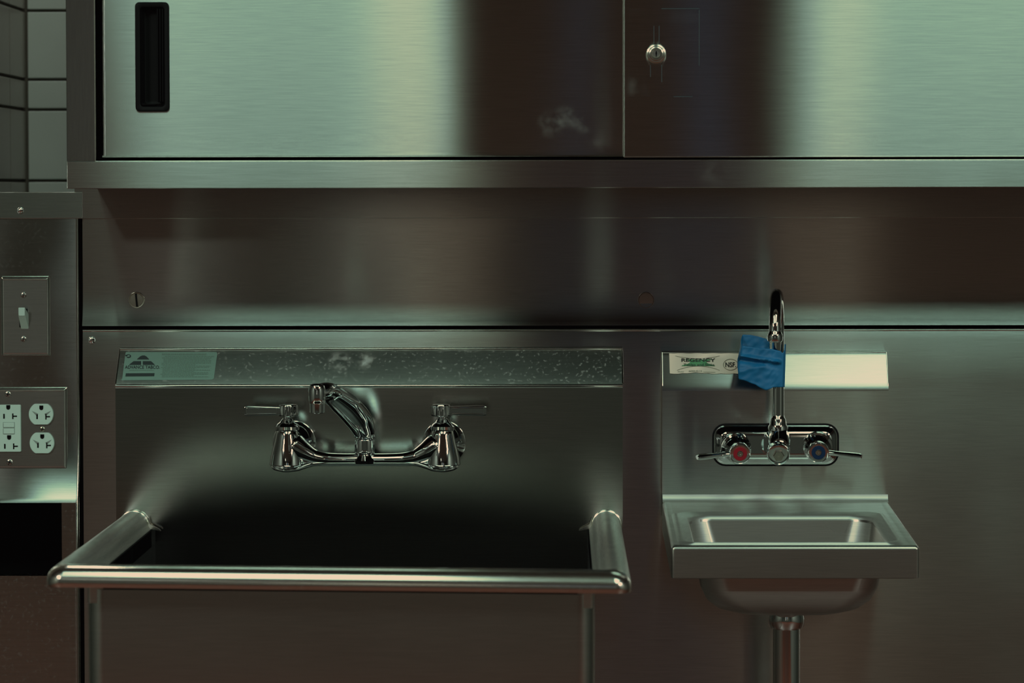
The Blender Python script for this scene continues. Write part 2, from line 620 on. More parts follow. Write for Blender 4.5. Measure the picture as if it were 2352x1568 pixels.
# cap rail that runs along under the cabinet and on over the low wall
x0 = at(-60, 470, -0.004).x
r1 = rect(0, 441, 1200, 501, -0.004)
trim = empty('trim_1', (0.4, -0.004, r1[2]), kind='structure')
bm = NB()
box(bm, X_SEAM1 - 0.01, x_r, -0.0036, 0.002, r1[2] - 0.0002, z_shelf + 0.025, 0.0004, 1)
obj('rail_strip', bm, M['cap'], trim)
bm = NB()
xe = at(189, 470, -0.006).x
extrude_profile(bm, [(.004, r1[2] + .0002), (-.0085, r1[2] + .0002), (-.0090, r1[2] + .0010), (-.0062, r1[3] - .0006), (-.0056, r1[3]), (.004, r1[3])], [XW0, -1.0, xe])
box(bm, XW0, xe, -0.0062, 0.30, r1[3] - 0.0016, r1[3], 0.0005, 1)
obj('cap_flashing', bm, M['cap'], trim)
bm = NB(); glint_bead(bm, [Vector((XW0, -.0050, r1[3] - .0006)), Vector((xe, -.0050, r1[3] - .0006))], .0009)
obj('cap_edge_glint', bm, M['edge'], trim)
screw_head('screw', 47, 483, -0.0078, 7.5, M['chrome'], trim, None, y_out=0.004)

# low wall with the switch and the sockets
pony = empty('wall_low_left', (-0.8, 0.0, 0.0), kind='structure')
hx0, hx1, hz0, hz1 = rect(-260, 1152, 146, 1319, -0.002)
bm = NB()
xL = XW0
z_bend = at(60, 985, -0.002).z


def lean(z):
    """the sheet bellies out above the opening"""
    t = max(0.0, min(1.0, (z_bend - z) / (z_bend - hz1)))
    return -0.0165 * t * t


ztop_ = r1[2] + 0.001
zl = [ztop_, (ztop_ + z_bend) / 2] + [z_bend + (hz1 - z_bend) * k / 16 for k in range(17)]
loft(bm, [[(x, -.002 + lean(z), z) for z in zl] for x in (xL, -1.2, X_SEAM0 - .004)], False)
plate_hole(bm, xL, X_SEAM0 - 0.004, 0.0, hz1, hx0, hx1, hz0, hz1 - 1e-6, -0.002 + lean(hz1), 0.010)
# rolled right flange
loops = []
zl2 = zl + [hz0, 0.0]
for k in range(7):
    a = k / 6 * PI / 2
    loops.append([(X_SEAM0 - 0.004 + 0.0045 * math.sin(a), -0.002 + lean(z) + 0.0045 * (1 - math.cos(a)), z) for z in zl2])
loops.append([(X_SEAM0 + .0005, .02, z) for z in zl2])
loft(bm, loops, False)
obj('side_panel', bm, M['left_panel'], pony)
bm = NB()
for (a, b, c, d) in ((hx0, hx1, hz0 - .001, hz0), (hx0, hx1, hz1, hz1 + .001)):
    box(bm, a, b, 0.010, 0.20, c, d)
box(bm, hx0 - .001, hx0, 0.010, 0.2, hz0, hz1); box(bm, hx1, hx1 + .001, 0.010, 0.2, hz0, hz1)
box(bm, hx0, hx1, 0.2, 0.205, hz0, hz1)
obj('opening_liner', bm, M['void'], pony)
bm = NB()
box(bm, xL, X_SEAM0 + .004, 0.21, 0.28, 0.0, r1[3] - 0.004)
obj('backing_board', bm, M['void'], pony)
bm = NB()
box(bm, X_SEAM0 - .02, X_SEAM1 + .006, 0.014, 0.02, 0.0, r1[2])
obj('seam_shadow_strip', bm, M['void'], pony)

# ------------------------------------------------------------------ wall cabinet
FY = -0.300
fx0, _, fz0, fz1 = rect(153.5, 370, 1200, 432.5, FY)
cx1 = at(2700, 200, FY).x
ctop = fz0 + 0.72
cab = empty('wall_cabinet', ((fx0 + cx1) / 2, -0.002, fz0),
            'stainless steel wall cabinet with two sliding doors hung above both sinks', 'cabinet')
st1 = at(217.5, 200, FY).x
bm = NB()
box(bm, fx0, st1, FY, FY + 0.03, fz1, ctop, 0.0012, 3)
obj('stile', bm, M['stile'], cab)
bm = NB()
box(bm, fx0, cx1, FY, FY + 0.03, fz0, fz1, 0.0011, 3)
obj('bottom_rail', bm, M['rail'], cab)
for pts in ([(st1, fz1), (cx1, fz1)], [(st1, fz1), (st1, ctop)]):
    bm = NB(); glint_bead(bm, [Vector((x, FY + .0012, z)) for x, z in pts], .0008)
    obj('frame_edge_glint', bm, M['edge'], cab)
bm = NB()
box(bm, fx0, cx1, FY, FY + 0.03, ctop - 0.05, ctop, 0.001, 2)
obj('top_rail', bm, M['rail'], cab)
bm = NB()
box(bm, fx0 + .0003, fx0 + .0015, FY + .03, -0.003, fz0, ctop)
box(bm, cx1 - .0015, cx1, FY + .03, -0.003, fz0, ctop)
box(bm, fx0 + .0003, cx1, FY + .03, -0.003, fz0 + .0005, fz0 + .002)
box(bm, fx0 + .0003, cx1, FY + .03, -0.003, ctop - .002, ctop)
obj('carcass', bm, M['stile'], cab)
bm = NB()
box(bm, fx0 + .002, cx1 - .002, -0.24, -0.236, fz0 + .002, ctop - .002)
obj('interior_liner', bm, M['void'], cab)
# sliding door on the left, behind the other
D1 = FY + 0.014
dx0, dx1, dz0, _ = rect(233.5, 0, 1500, 360, D1)
hxa, hxb, hza, hzb = rect(311, 5, 389, 256, D1)
bm = NB()
plate_hole(bm, dx0 + .004, dx1, dz0 + .002, ctop - .052, hxa + .003, hxb - .003, hza + .003, hzb - .003, D1, D1 + .012)
# folded edges of the door: a round along the left and the bottom
lp = []
for k in range(5):
    a = k / 4 * PI / 2
    lp.append([(dx0 + .004 - .004 * math.sin(a), D1 + .004 * (1 - math.cos(a)), z) for z in (dz0 + .002, ctop - .052)])
lp.append([(dx0, D1 + .012, z) for z in (dz0 + .002, ctop - .052)])
loft(bm, lp, False)
lp = []
for k in range(5):
    a = k / 4 * PI / 2
    lp.append([(x, D1 + .002 * (1 - math.cos(a)), dz0 + .002 - .002 * math.sin(a)) for x in (dx0, dx1)])
lp.append([(x, D1 + .012, dz0) for x in (dx0, dx1)])
loft(bm, lp, False)
dl = obj('sliding_door', bm, M['door'], cab, label='rear sliding door with black recessed pull')
bm = NB()
R = rrect
for_l = []
for (ins, yy) in ((0, D1), (0, D1 - .0025), (.0012, D1 - .0035), (.0045, D1 - .0035), (.0060, D1 - .0025), (.0065, D1 + .004), (.010, D1 + .016), (.014, D1 + .0175)):
    for_l.append([(a, yy, c) for a, c in R(hxa + ins, hxb - ins, hza + ins, hzb - ins, .0055 if ins < .006 else .004, 5)])
loft(bm, for_l, True, False, True)
# grip ribs down the right of the cup
xr = hxb - .0062
for k in range(3):
    box(bm, xr - .003 - k * .0032, xr - .0015 - k * .0032, D1 - .0015, D1 + .015, hza + .012, hzb - .008, .0005, 1)
# small lip across the foot of the cup
box(bm, hxa + .008, hxb - .017, D1 - .001, D1 + .012, hza + .0085, hza + .0098, .0004, 1)
obj('recessed_pull', bm, M['black'], dl, label='black recessed pull handle')
# sliding door on the right, in front
D2 = FY + 0.003
ex0, _, ez0, _ = rect(1433, 0, 1500, 360, D2)
bm = NB()
box(bm, ex0, cx1 - .03, D2, D2 + .010, ez0, ctop - .052, .0011, 3)
dr = obj('sliding_door', bm, M['door'], cab, label='front sliding door with a key lock')
for pts in ([(ex0, ez0), (ex0, ctop - .052)], [(ex0, ez0), (cx1 - .03, ez0)]):
    bm = NB(); glint_bead(bm, [Vector((x, D2 + .0012, z)) for x, z in pts], .0009)
    obj('door_edge_glint', bm, M['edge'], dr)
bm = NB(); glint_bead(bm, [Vector((dx0, D1 + .0016, dz0 + .0008)), Vector((ex0, D1 + .0016, dz0 + .0008))], .0009)
obj('door_edge_glint', bm, M['edge'], dl)
bm = NB()
p = at(1507, 124, D2)
lathe(bm, [(.0126, 0), (.0126, .003), (.0118, .0046), (.0102, .0052), (.0100, .0040), (.0092, .0040), (.0090, .0058), (.0078, .0062),
           (.0076, .0050), (.0070, .0050), (.0068, .0066), (.0046, .0068), (.0044, .0060), (0, .0060)], dircyl(p, (0, -1, 0)), 36, False, False)
lk = obj('lock', bm, M['dull_chrome'], dr, label='round chrome key lock')
bm = NB()
box(bm, p.x - .0006, p.x + .0006, p.y - .0064, p.y - .0055, p.z - .0036, p.z + .0036)
box(bm, p.x - .0010, p.x + .0010, p.y - .0064, p.y - .0055, p.z - .0010, p.z + .0020)
obj('keyhole', bm, M['slot'], dr)
q = rect(1444, 20, 1606, 222, D2)
bm = NB()
f = [(a, D2 - .0005, c) for a, c in rrect(q[0], q[1], q[2], q[3], .002, 3)]
bm.faces.new([bm.verts.new(v) for v in f])
obj('clear_film', bm, M['film'], dr, label='smeared clear plastic film around the lock')
for (a, b) in (((1606, 24), (1606, 150)), ((1520, 20), (1606, 20)), ((1548, 222), (1590, 222)), ((1520, 150), (1520, 188)), ((1494, 150), (1494, 176)),
               ((1514, 60), (1514, 100)), ((1502, 60), (1502, 100))):
    A, B = at(*a, D2 - .0006), at(*b, D2 - .0006)
    w = .0004
    bm = NB()
    box(bm, min(A.x, B.x) - w, max(A.x, B.x) + w, D2 - .0008, D2 - .0004, min(A.z, B.z) - w, max(A.z, B.z) + w)
    obj('film_edge', bm, M['film_edge'], dr)

# ------------------------------------------------------------------ light switch
SY = -0.002
sx0, sx1, sz0, sz1 = rect(2, 634, 115, 818, SY - .003)
sw = empty('light_switch', ((sx0 + sx1) / 2, SY, sz0), 'steel light switch plate with one white toggle above the sockets', 'light switch')
bm = NB(); plate_xz(bm, sx0, sx1, sz0, sz1, SY - .0065, SY, .0012, .0050)
obj('cover_plate', bm, M['plate'], sw)
bm = NB()
p = at(54, 730, SY - .0065)
box(bm, p.x - .0056, p.x + .0056, SY - .0070, SY - .006, p.z - .0125, p.z + .0125)
obj('toggle_slot', bm, M['slot'], sw)
bm = NB()
c0 = at(57, 738, SY - .006); c1 = at(50, 716, SY - .020)
t = NB()
loops = []
for (c, hw, hh) in ((c0, .0052, .0105), (c0.lerp(c1, .5), .0050, .0080), (c1, .0046, .0058), (c1 + Vector((0, -.001, 0)), .0040, .0050)):
    loops.append([(c.x + a, c.y, c.z + b) for a, b in rrect(-hw, hw, -hh, hh, .0012, 3)])
loft(bm, loops, True, True, True)
obj('toggle', bm, M['ivory'], sw, label='white toggle')
bm = NB(); glint_bead(bm, [Vector((sx0 + .0005, SY - .0035, sz1 - .0006)), Vector((sx0 + .0040, SY - .0062, sz1 - .0042)), Vector((sx1 - .0040, SY - .0062, sz1 - .0042)), Vector((sx1 - .0005, SY - .0035, sz1 - .0006))], .0009)
obj('top_edge_glint', bm, M['edge'], sw)
for py in (677, 778):
    screw_head('screw', 54, py, SY - .0065, 7, M['plate'], sw, 0.25, y_out=0.0016)

# ------------------------------------------------------------------ socket plate
ox0, ox1, oz0, oz1 = rect(-46, 889, 155, 1078, SY - .003)
so = empty('electrical_outlet', ((ox0 + ox1) / 2, SY, oz0), 'steel outlet plate with four white sockets under the light switch', 'electrical outlet')
bm = NB(); plate_xz(bm, ox0, ox1, oz0, oz1, SY - .0065, SY, .0012, .0050)
obj('cover_plate', bm, M['plate'], so)
OY = SY - .0065


def slots(bm, px, py, y):
    """earth hole, plain slot and T slot of one socket; px, py = middle of the earth hole"""
    k = sc(y)

    def b(x0, y0, x1, y1):
        p = at(px + x0, py + y0, y); q = at(px + x1, py + y1, y)
        box(bm, p.x, q.x, y - .0004, y + .0006, q.z, p.z)
    c = at(px, py, y)
    lathe(bm, [(4.6 * k, -.0006), (4.6 * k, .0004), (0, .0004)], dircyl(c, (0, -1, 0)), 16, False, False)
    b(-4.6, -6, 4.6, 0)
    b(-11.5, 14, -8, 25)
    b(9, 13, 12, 26)
    b(11, 18, 20, 21)


bm = NB(); glint_bead(bm, [Vector((ox0 + .0040, SY - .0062, oz1 - .0042)), Vector((ox1 - .0040, SY - .0062, oz1 - .0042)), Vector((ox1 - .0005, SY - .0035, oz1 - .0006))], .0009)
obj('top_edge_glint', bm, M['edge'], so)
rc = rect(-27, 929, 49, 1038, OY)
bm = NB(); plate_xz(bm, rc[0], rc[1], rc[2], rc[3], OY - .003, OY, .002, .0012)
gf = obj('ground_fault_receptacle', bm, M['ivory'], so, label='white square faced double socket with test buttons')
for (px, py) in ((19, 936), (21, 1005)):
    bm = NB(); slots(bm, px, py, OY - .003)
    obj('slot', bm, M['slot'], gf)
bm = NB()
for (a, b) in ((970, 981), (983.5, 996)):
    q = rect(8, a, 33, b, OY - .003)
    plate_xz(bm, q[0], q[1], q[2], q[3], OY - .0043, OY - .003, .0004, .0004)
obj('test_button', bm, M['ivory'], gf)
bm = NB()
for (a, b) in ((969, 982.2), (982.6, 997)):
    q = rect(7, a, 34, b, OY - .003)
    plate_xz(bm, q[0], q[1], q[2], q[3], OY - .0032, OY - .003, .0004, .0001)
obj('button_surround', bm, M['dark_line'], gf)
for (px, py) in ((95, 951), (97, 1017)):
    bm = NB()
    c = at(px, py, OY); k = sc(OY)
    out = []
    for i in range(48):
        a = 2 * PI * i / 48
        out.append((28.5 * math.cos(a), max(-24.0, min(24.0, 28.5 * math.sin(a)))))
    L = []
    for (s, yy) in ((1.0, OY), (1.0, OY - .003), (.96, OY - .0038)):
        L.append([(c.x + a * k * s, yy, c.z + b * k * s) for a, b in out])
    loft(bm, L, True, False, True)
    rcp = obj('duplex_receptacle', bm, M['ivory'], so, label='white round faced socket')
    bm = NB(); slots(bm, px, py - 14, OY - .0038)
    obj('slot', bm, M['slot'], rcp)
    bm = NB()
    for s in (-1, 1):
        pts = [(px + s * 22, py - 8), (px + s * 7, py - 1), (px + s * 11, py + 4)]
        bm.faces.new([bm.verts.new(at(a, b, OY - .0041)) for a, b in pts])
    obj('face_facet', bm, M['dark_line'], rcp)
screw_head('screw', 97, 985, OY, 6.5, M['brass_screw'], so, 'x', y_out=.0016)
screw_head('screw', 18, 905, OY, 7.5, M['plate'], so, 'x', y_out=.0016)
screw_head('screw', 22, 1061, OY, 7.5, M['plate'], so, 'x', y_out=.0016)

# ------------------------------------------------------------------ utility sink (left)
SPY = -0.05                      # front of the splash
tA = at(277, 801, -0.006); tB = at(1431, 801, -0.006)
fA = at(265, 885, SPY); fB = at(1428, 885.5, SPY)
txl, txr = fA.x, (fB.x + tB.x) / 2
z_top, z_brk = (tA.z + tB.z) / 2, (fA.z + fB.z) / 2
Z_RIM = at(850, 1172, SPY).z - 0.020       # centre line height of the roll
YF = -0.748                                # outer face of the front roll
tub = empty('utility_sink', ((txl + txr) / 2, -0.05, 0.0),
            'large deep steel utility sink with rolled rim and dark bowl, left of the hand sink', 'sink')


def bow(x, z):
    """the splash sheet is slightly dished, more so toward its lower corners"""
    u = (x - (txl + txr) / 2) / ((txr - txl) / 2)
    w = max(0.0, min(1.0, (z_brk - z) / (z_brk - Z_RIM + .02)))
    u += 0.2
    return (0.0040 - 0.0042 * u * u) * w * w


def tub_slope_pts():
    pr = [(-0.002, z_top - 0.0)]
    pr += [(-0.006, z_top + 0.0008), (-0.008, z_top + 0.0003)]
    for k in range(1, 9):
        t = k / 9
        pr.append((-0.008 + (SPY + 0.003 + 0.008) * t, z_top + 0.0003 + (z_brk + .003 * (z_top - z_brk) / (-.008 - SPY) - z_top) * t))
    return pr


prof = tub_slope_pts()
# rounded break
y_a, z_a = SPY + .003, z_brk + .003 * (z_top - z_brk) / (-.008 - SPY)
brk = []
for k in range(7):
    a = k / 6
    yc, zc_ = SPY, z_a - .0030 * (z_top + .0003 - z_a) / (-.008 - y_a)
    brk.append(((1 - a) ** 2 * y_a + 2 * a * (1 - a) * yc + a * a * SPY, (1 - a) ** 2 * z_a + 2 * a * (1 - a) * zc_ + a * a * (z_brk - .003)))
prof += brk
xs = [txl + (txr - txl) * i / 40 for i in range(41)]
bm = NB()


def slope_fix(x, y, z):
    # the ends of the sloped top lean in a little
    t = max(0.0, min(1.0, (z - z_brk) / (z_top - z_brk)))
    u = 0.5 - (x - txl) / (txr - txl)
    return (x + (0.0015 if u > 0 else -0.0) * t * 2 * abs(u), y, z)


loops = [[slope_fix(x, y, z) for (y, z) in prof] for x in xs]
loft(bm, loops, False)
for lp, s in ((loops[0], 1), (loops[-1], -1)):
    vs = [bm.verts.new(p) for p in lp] + [bm.verts.new((lp[-1][0], -.002, lp[-1][2]))]
    bm.faces.new(vs)
e0 = [Vector(p) + Vector((0, -.0002, 0)) for p in loops[0][2:-5]]
e1 = [Vector(p) + Vector((0, -.0002, 0)) for p in loops[-1][2:-5]]
sl = obj('splash_ledge', bm, M['slope'], tub, sharp=50, label='spotted sloping top of the splashback')
for pts in ([e0[0], e1[0]], [Vector((txl, SPY + .0006, z_brk - .0002)), Vector((txr, SPY + .0006, z_brk - .0002))], e0, e1):
    bm = NB(); glint_bead(bm, pts, .0018 if len(pts) == 2 else .0009)
    obj('ledge_edge_glint', bm, M['edge'], tub)
bm = NB()
zs = [z_brk - .003] + [z_brk - .003 + (Z_RIM - .010 - z_brk) * (k / 22) for k in range(1, 23)]
loops = []
for x in xs:
    loops.append([(x, SPY + bow(x, z), z) for z in zs])
loft(bm, loops, False)
for lp in (loops[0], loops[-1]):
    vs = [bm.verts.new(p) for p in lp] + [bm.verts.new((lp[-1][0], -.003, lp[-1][2])), bm.verts.new((lp[0][0], -.003, lp[0][2]))]
    bm.faces.new(vs)
c_l, c_r = at(308, 1172, SPY).x + .024, at(1393, 1172, SPY).x - .024
zs2 = [zs[-1] - .17 * k / 8 for k in range(9)]
loops = []
for k in range(31):
    x = c_l + (c_r - c_l) * k / 30
    loops.append([(x, SPY + bow(x, max(z, Z_RIM - .02)), z) for z in zs2])
loft(bm, loops, False)
obj('splashback', bm, M['splash'], tub, sharp=50)

# rolled rim
cu, R_r = 0.024, 0.0195
c_l, c_r = at(308, 1172, SPY).x, at(1393, 1172, SPY).x
ixl, ixr = c_l + cu, c_r - cu            # inner faces of the bowl
yfi = YF + cu + R_r                      # inner face of the front
ybk = SPY + 0.004
sec = [(0.0, -0.028), (0.0, -0.006), (0.0015, -0.002), (0.004, 0.0005)]
for k in range(19):
    a = math.radians(165 - k * (165 + 16) / 18)
    sec.append((cu + R_r * math.cos(a), R_r * math.sin(a)))
sec.append((cu + .0155, -.0050))


def tz(x, y):
    """the front right corner hangs a touch lower"""
    return -0.0062 * (x - ixl) / (ixr - ixl) * (ybk - y) / (ybk - yfi)


loops = []
for (u, v) in sec:
    rr = 0.012
    pts = [(ixl - u, ybk), (ixl - u, ybk - .25), (ixl - u, yfi + .06)]
    xo, yo = ixl - u, yfi - u
    r2 = 0.004 + u * 0.35
    for k in range(7):
        a = PI + (PI / 2) * k / 6
        pts.append((xo + r2 + r2 * math.cos(a), yo + r2 + r2 * math.sin(a)))
    n = 10
    for k in range(1, n):
        pts.append((ixl + (ixr - ixl) * k / n, yo))
    xo = ixr + u
    for k in range(7):
        a = 1.5 * PI + (PI / 2) * k / 6
        pts.append((xo - r2 + r2 * math.cos(a), yo + r2 + r2 * math.sin(a)))
    pts += [(ixr + u, yfi + .06), (ixr + u, ybk - .25), (ixr + u, ybk)]
    loops.append([(x, y, Z_RIM + v + tz(x, y)) for x, y in pts])
bm = NB(); loft(bm, loops, False)
rr_o = obj('rolled_rim', bm, M['rim'], tub, sharp=60)
rr_o.data.materials.append(M['rim_side'])
for p_ in rr_o.data.polygons:
    if p_.center.y + base_of(rr_o).y > yfi - .004:
        p_.material_index = 1
for (ix, s) in ((ixl, -1), (ixr, 1)):
    bm = NB()
    sweep(bm, [Vector((ix + s * u, ybk - .0105, Z_RIM + v)) for (u, v) in sec[2:-1]], .0011, 8)
    obj('weld_bead', bm, M['rim'], tub)
# weld spatter where the roll meets the splashback
for (cx, s) in ((ixl, 1), (ixr, -1)):
    bm = NB()
    base = Vector((cx, ybk - .016, Z_RIM + .001))
    lp0 = [base + Vector((s * a, -.002, b)) for a, b in ((-.004, .010), (-.001, .002), (.004, -.001), (.011, -.0045), (.013, -.007), (.004, -.0055), (-.003, -.004))]
    lp1 = [p + Vector((0, .006, 0)) for p in lp0]
    loft(bm, [lp0, lp1], True, True, True)
    obj('weld_tab', bm, M['rim'], tub)
# bowl
ZB = Z_RIM - 0.36
bm = NB()
L = []
for (ins, z, r) in ((0, Z_RIM - .004, .018), (0, Z_RIM - .10, .018), (0.004, Z_RIM - .30, .02), (0.012, ZB + .01, .024), (0.03, ZB, .03)):
    L.append([(a, b, z + (tz(a, b) if z > Z_RIM - .05 else 0)) for a, b in rrect(ixl + ins, ixr - ins, yfi + ins, SPY + .009 - ins, r, 6)])
loft(bm, L, True, False, True)
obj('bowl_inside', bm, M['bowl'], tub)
bm = NB()
L = []
for (ins, z, r) in ((0, Z_RIM - .012, .022), (0, Z_RIM - .10, .022), (0.001, Z_RIM - .30, .024), (0.012, ZB - .002, .03), (0.04, ZB - .006, .03)):
    L.append([(a, b, z + (tz(a, b) if z > Z_RIM - .05 else 0)) for a, b in rrect(ixl - .002 + ins, ixr + .002 - ins, yfi - .002 + ins, SPY + .013 - ins, r, 6)])
loft(bm, L, True, False, True)
obj('bowl_outside', bm, M['tub_outside'], tub)

# foil label on the sloping top
sl_p = Vector((0, (SPY - .005) / 2 , (z_top + z_brk) / 2 + .0015))
sl_d = Vector((0, SPY + .011, z_brk + .0028 - z_top)).normalized()
sl_n = Vector((0, sl_d.z, -sl_d.y))
if sl_n.y > 0:
    sl_n = -sl_n
sl_p = Vector((0, -0.008, z_top + .0003))


def on_slope(lift):
    return lambda px, py: hit(px, py, sl_p + sl_n * lift, sl_n)


bm = NB()
fn = on_slope(.0006)
poly = [(281, 868), (278, 873), (487, 871.5), (491, 869), (499, 812), (497, 808), (290, 808), (288, 811)]
poly_on(bm, poly[::-1], fn)
lab = obj('foil_label', bm, M['teal_label'], tub, label='greenish foil maker label with small print')
bm = NB(); fn = on_slope(.0011)
text_mesh(bm, 'ADVANCE TABCO.', 287, 839, 367, 846.5, fn, bold=0.012)
poly_on(bm, [(314, 825), (343, 825), (336, 818), (332, 816), (327, 816), (322, 818)], fn)
poly_on(bm, [(296, 837.5), (324, 837.5), (324, 829), (307, 829)], fn)
poly_on(bm, [(328, 837.5), (356, 837.5), (347, 829), (328, 829)], fn)
poly_on(bm, [(288, 864), (354, 863.5), (355, 856.5), (289, 857)], fn)
ring = [(295 + 6.0 * math.cos(a), 817.5 + 4.2 * math.sin(a)) for a in [(-2.6 + 4.9 * k / 16) for k in range(17)]]
ring2 = [(295 + 3.4 * math.cos(a), 817.0 + 2.2 * math.sin(a)) for a in [(-2.6 + 4.9 * k / 16) for k in range(17)]]
for k in range(16):
    poly_on(bm, [ring[k], ring[k + 1], ring2[k + 1], ring2[k]], fn)
poly_on(bm, [(287, 815), (295, 814), (290, 819)], fn)
obj('lettering', bm, M['teal_ink'], lab)
bm = NB()
y = 814
random.seed(3)
rows = [(372, 474, 813.2, 1.7), (379, 492, 818.2, .9)]
yy = 821.5
while yy < 867:
    rows.append((373 + random.choice((0, 4, 4)), random.choice((486, 484, 478, 452, 487)), yy, .75))
    yy += 3.1
for (a, b, c, h) in rows:
    x = a - (c - 812) * .10
    b2 = b - (c - 812) * .13
    while x < b2:
        w = random.uniform(2.5, 9)
        poly_on(bm, [(x, c + h), (min(x + w, b2), c + h), (min(x + w, b2), c - h), (x, c - h)], fn)
        x += w + 1.3
x = 297
while x < 352:
    w = random.uniform(2, 5)
    poly_on(bm, [(x, 850.2), (x + w, 850.2), (x + w, 848.8), (x, 848.8)], fn)
    x += w + 1
obj('small_print', bm, M['teal_text'], lab)

# ------------------------------------------------------------------ utility sink faucet
BYF = -0.120
kf = sc(BYF)
vl, vr = at(660, 1048, BYF), at(1017, 1048, BYF)
mid = at(838, 1054, BYF)
fau = empty('sink_faucet', (mid.x, SPY, mid.z), 'chrome two-handle faucet with swung spout on the utility sink splashback', 'faucet')
zb = at(700, 1076, BYF).z


def zpx(py, y=BYF):
    return at(838, py, y).z


bm = NB()
for v in (vl, vr):
    pr = []
    for (py, w) in ((1078, 0), (1077, 22), (1073, 35), (1066, 42), (1050, 40), (1030, 35), (1012, 30), (998, 27), (990, 25), (986, 22)):
        pr.append((w * kf * .98, zpx(py) - v.z))
    lathe(bm, pr, Matrix.Translation((v.x, v.y, v.z)), 32)
# bridge arms running down from the bells to the middle
for s, v in ((1, vl), (-1, vr)):
    pts = [(v.x - s * .002, BYF + .002, zpx(1018)), (v.x + s * .010, BYF, zpx(1028)), (v.x + s * .022, BYF - .002, zpx(1040)), (v.x + s * .036, BYF - .003, zpx(1050)),
           (v.x + s * .052, BYF - .003, zpx(1054)), (v.x + s * .075, BYF - .003, zpx(1055)), (mid.x, BYF - .003, zpx(1055))]
    sweep(bm, bez(pts, 8), lerp_list([.015, .0185, .0150, .0108, .0090, .0084, .0084], 8), 20)
    # soft ridge along the underside
    pts = [(v.x - s * .0200, BYF, zpx(1066)), (v.x - s * .0135, BYF - .001, zpx(1072)), (v.x - s * .002, BYF - .002, zpx(1075)), (v.x + s * .012, BYF - .002, zpx(1073)),
           (v.x + s * .024, BYF - .002, zpx(1067)), (v.x + s * .036, BYF - .002, zpx(1062.5)), (v.x + s * .055, BYF - .002, zpx(1061)), (mid.x, BYF - .002, zpx(1061))]
    rr_ = [(a, b) for a, b in zip(lerp_list([.0030, .0042, .0046, .0046, .0044, .0042, .0040, .0040], 8), lerp_list([.006, .0185, .0230, .0210, .0150, .0110, .0095, .0095], 8))]
    sweep(bm, bez(pts, 8), rr_, 18)
# hub under the spout
pr = [(.016, zpx(1064) - mid.z), (.0175, zpx(1056) - mid.z), (.0135, zpx(1047) - mid.z), (.0125, zpx(1043) - mid.z), (.0135, zpx(1040) - mid.z)]
lathe(bm, pr, Matrix.Translation(mid), 28)
obj('faucet_body', bm, M['chrome'], fau)
# supply shanks and wall flanges
for (px, v) in ((676, vl), (1020, vr)):
    f = at(px, 1016, SPY)
    bm = NB()
    lathe(bm, [(.0292, 0), (.0292, .002), (.0280, .005), (.0235, .0115), (.0190, .016), (.0165, .0185), (.0160, .024)], dircyl(f, (0, -1, 0)), 40, False, True)
    sweep(bm, [f + Vector((0, -.015, 0)), f + Vector((0, -.035, 0)), Vector((v.x, BYF + .008, zpx(1030)))], [.0145, .0145, .0150], 20)
    obj('wall_flange', bm, M['chrome'], fau)
# bonnets, stems, levers
for (v, s) in ((vl, -1), (vr, 1)):
    bm = NB()
    pr = [(.0135, zpx(990) - v.z), (.0162, zpx(986) - v.z), (.0165, zpx(979) - v.z), (.0140, zpx(973) - v.z), (.0105, zpx(969) - v.z),
          (.0085, zpx(964) - v.z), (.0058, zpx(960) - v.z), (.0050, zpx(946) - v.z)]
    t = NB()
    lathe(bm, pr, Matrix.Translation(v), 12)
    obj('valve_bonnet', bm, M['chrome'], fau)
    bm = NB()
    hx = at(662 if s < 0 else 1012, 943, BYF).x
    prof_h = [(.0085, zpx(957)), (.0110, zpx(955)), (.0124, zpx(952)), (.0124, zpx(933)), (.0112, zpx(929)), (.0080, zpx(928)), (0, zpx(927.5))]
    t = NB()
    N_ = 40
    lps = []
    for r_, z_ in prof_h:
        lps.append([(hx + (r_ * (1.0 + (.045 if (i % 4 < 2) else -.045) * (1 if r_ > .0105 else 0))) * math.cos(2 * PI * i / N_),
                     BYF + (r_ * (1.0 + (.045 if (i % 4 < 2) else -.045) * (1 if r_ > .0105 else 0))) * math.sin(2 * PI * i / N_), z_) for i in range(N_)])
    loft(bm, lps, True, True, False)
    # paddle
    xe = at(562 if s < 0 else 1117, 943, BYF).x
    xi = hx + s * .009
    z_m = zpx(943)
    lps = []
    for t_, hh, th in ((0, .0052, .0052), (.12, .0056, .0048), (.5, .0062, .0042), (.92, .0068, .0036), (1.0, .0060, .0030)):
        x = xi + (xe - xi) * t_
        lps.append([(x, BYF + a, z_m + b) for a, b in rrect(-th, th, -hh, hh, .0016, 3)])
    loft(bm, lps, True, True, True)
    hd = obj('lever_handle', bm, M['chrome'], fau)
    bm = NB()
    a, b = sorted((xi + (xe - xi) * .12, xi + (xe - xi) * .93))
    for (z0, z1) in ((-.0044, -.0032), (.0032, .0044)):
        box(bm, a, b, BYF - .0054, BYF - .0036, z_m + z0, z_m + z1, .0004, 2)
    xe_ = a if s < 0 else b
    box(bm, xe_ - .0006, xe_ + .0006, BYF - .0053, BYF - .0030, z_m - .0043, z_m + .0043, .0004, 2)
    xe_ = b if s < 0 else a
    box(bm, xe_ - .0006, xe_ + .0006, BYF - .0055, BYF - .0036, z_m - .0043, z_m + .0043, .0004, 2)
    obj('raised_border', bm, M['chrome'], hd)
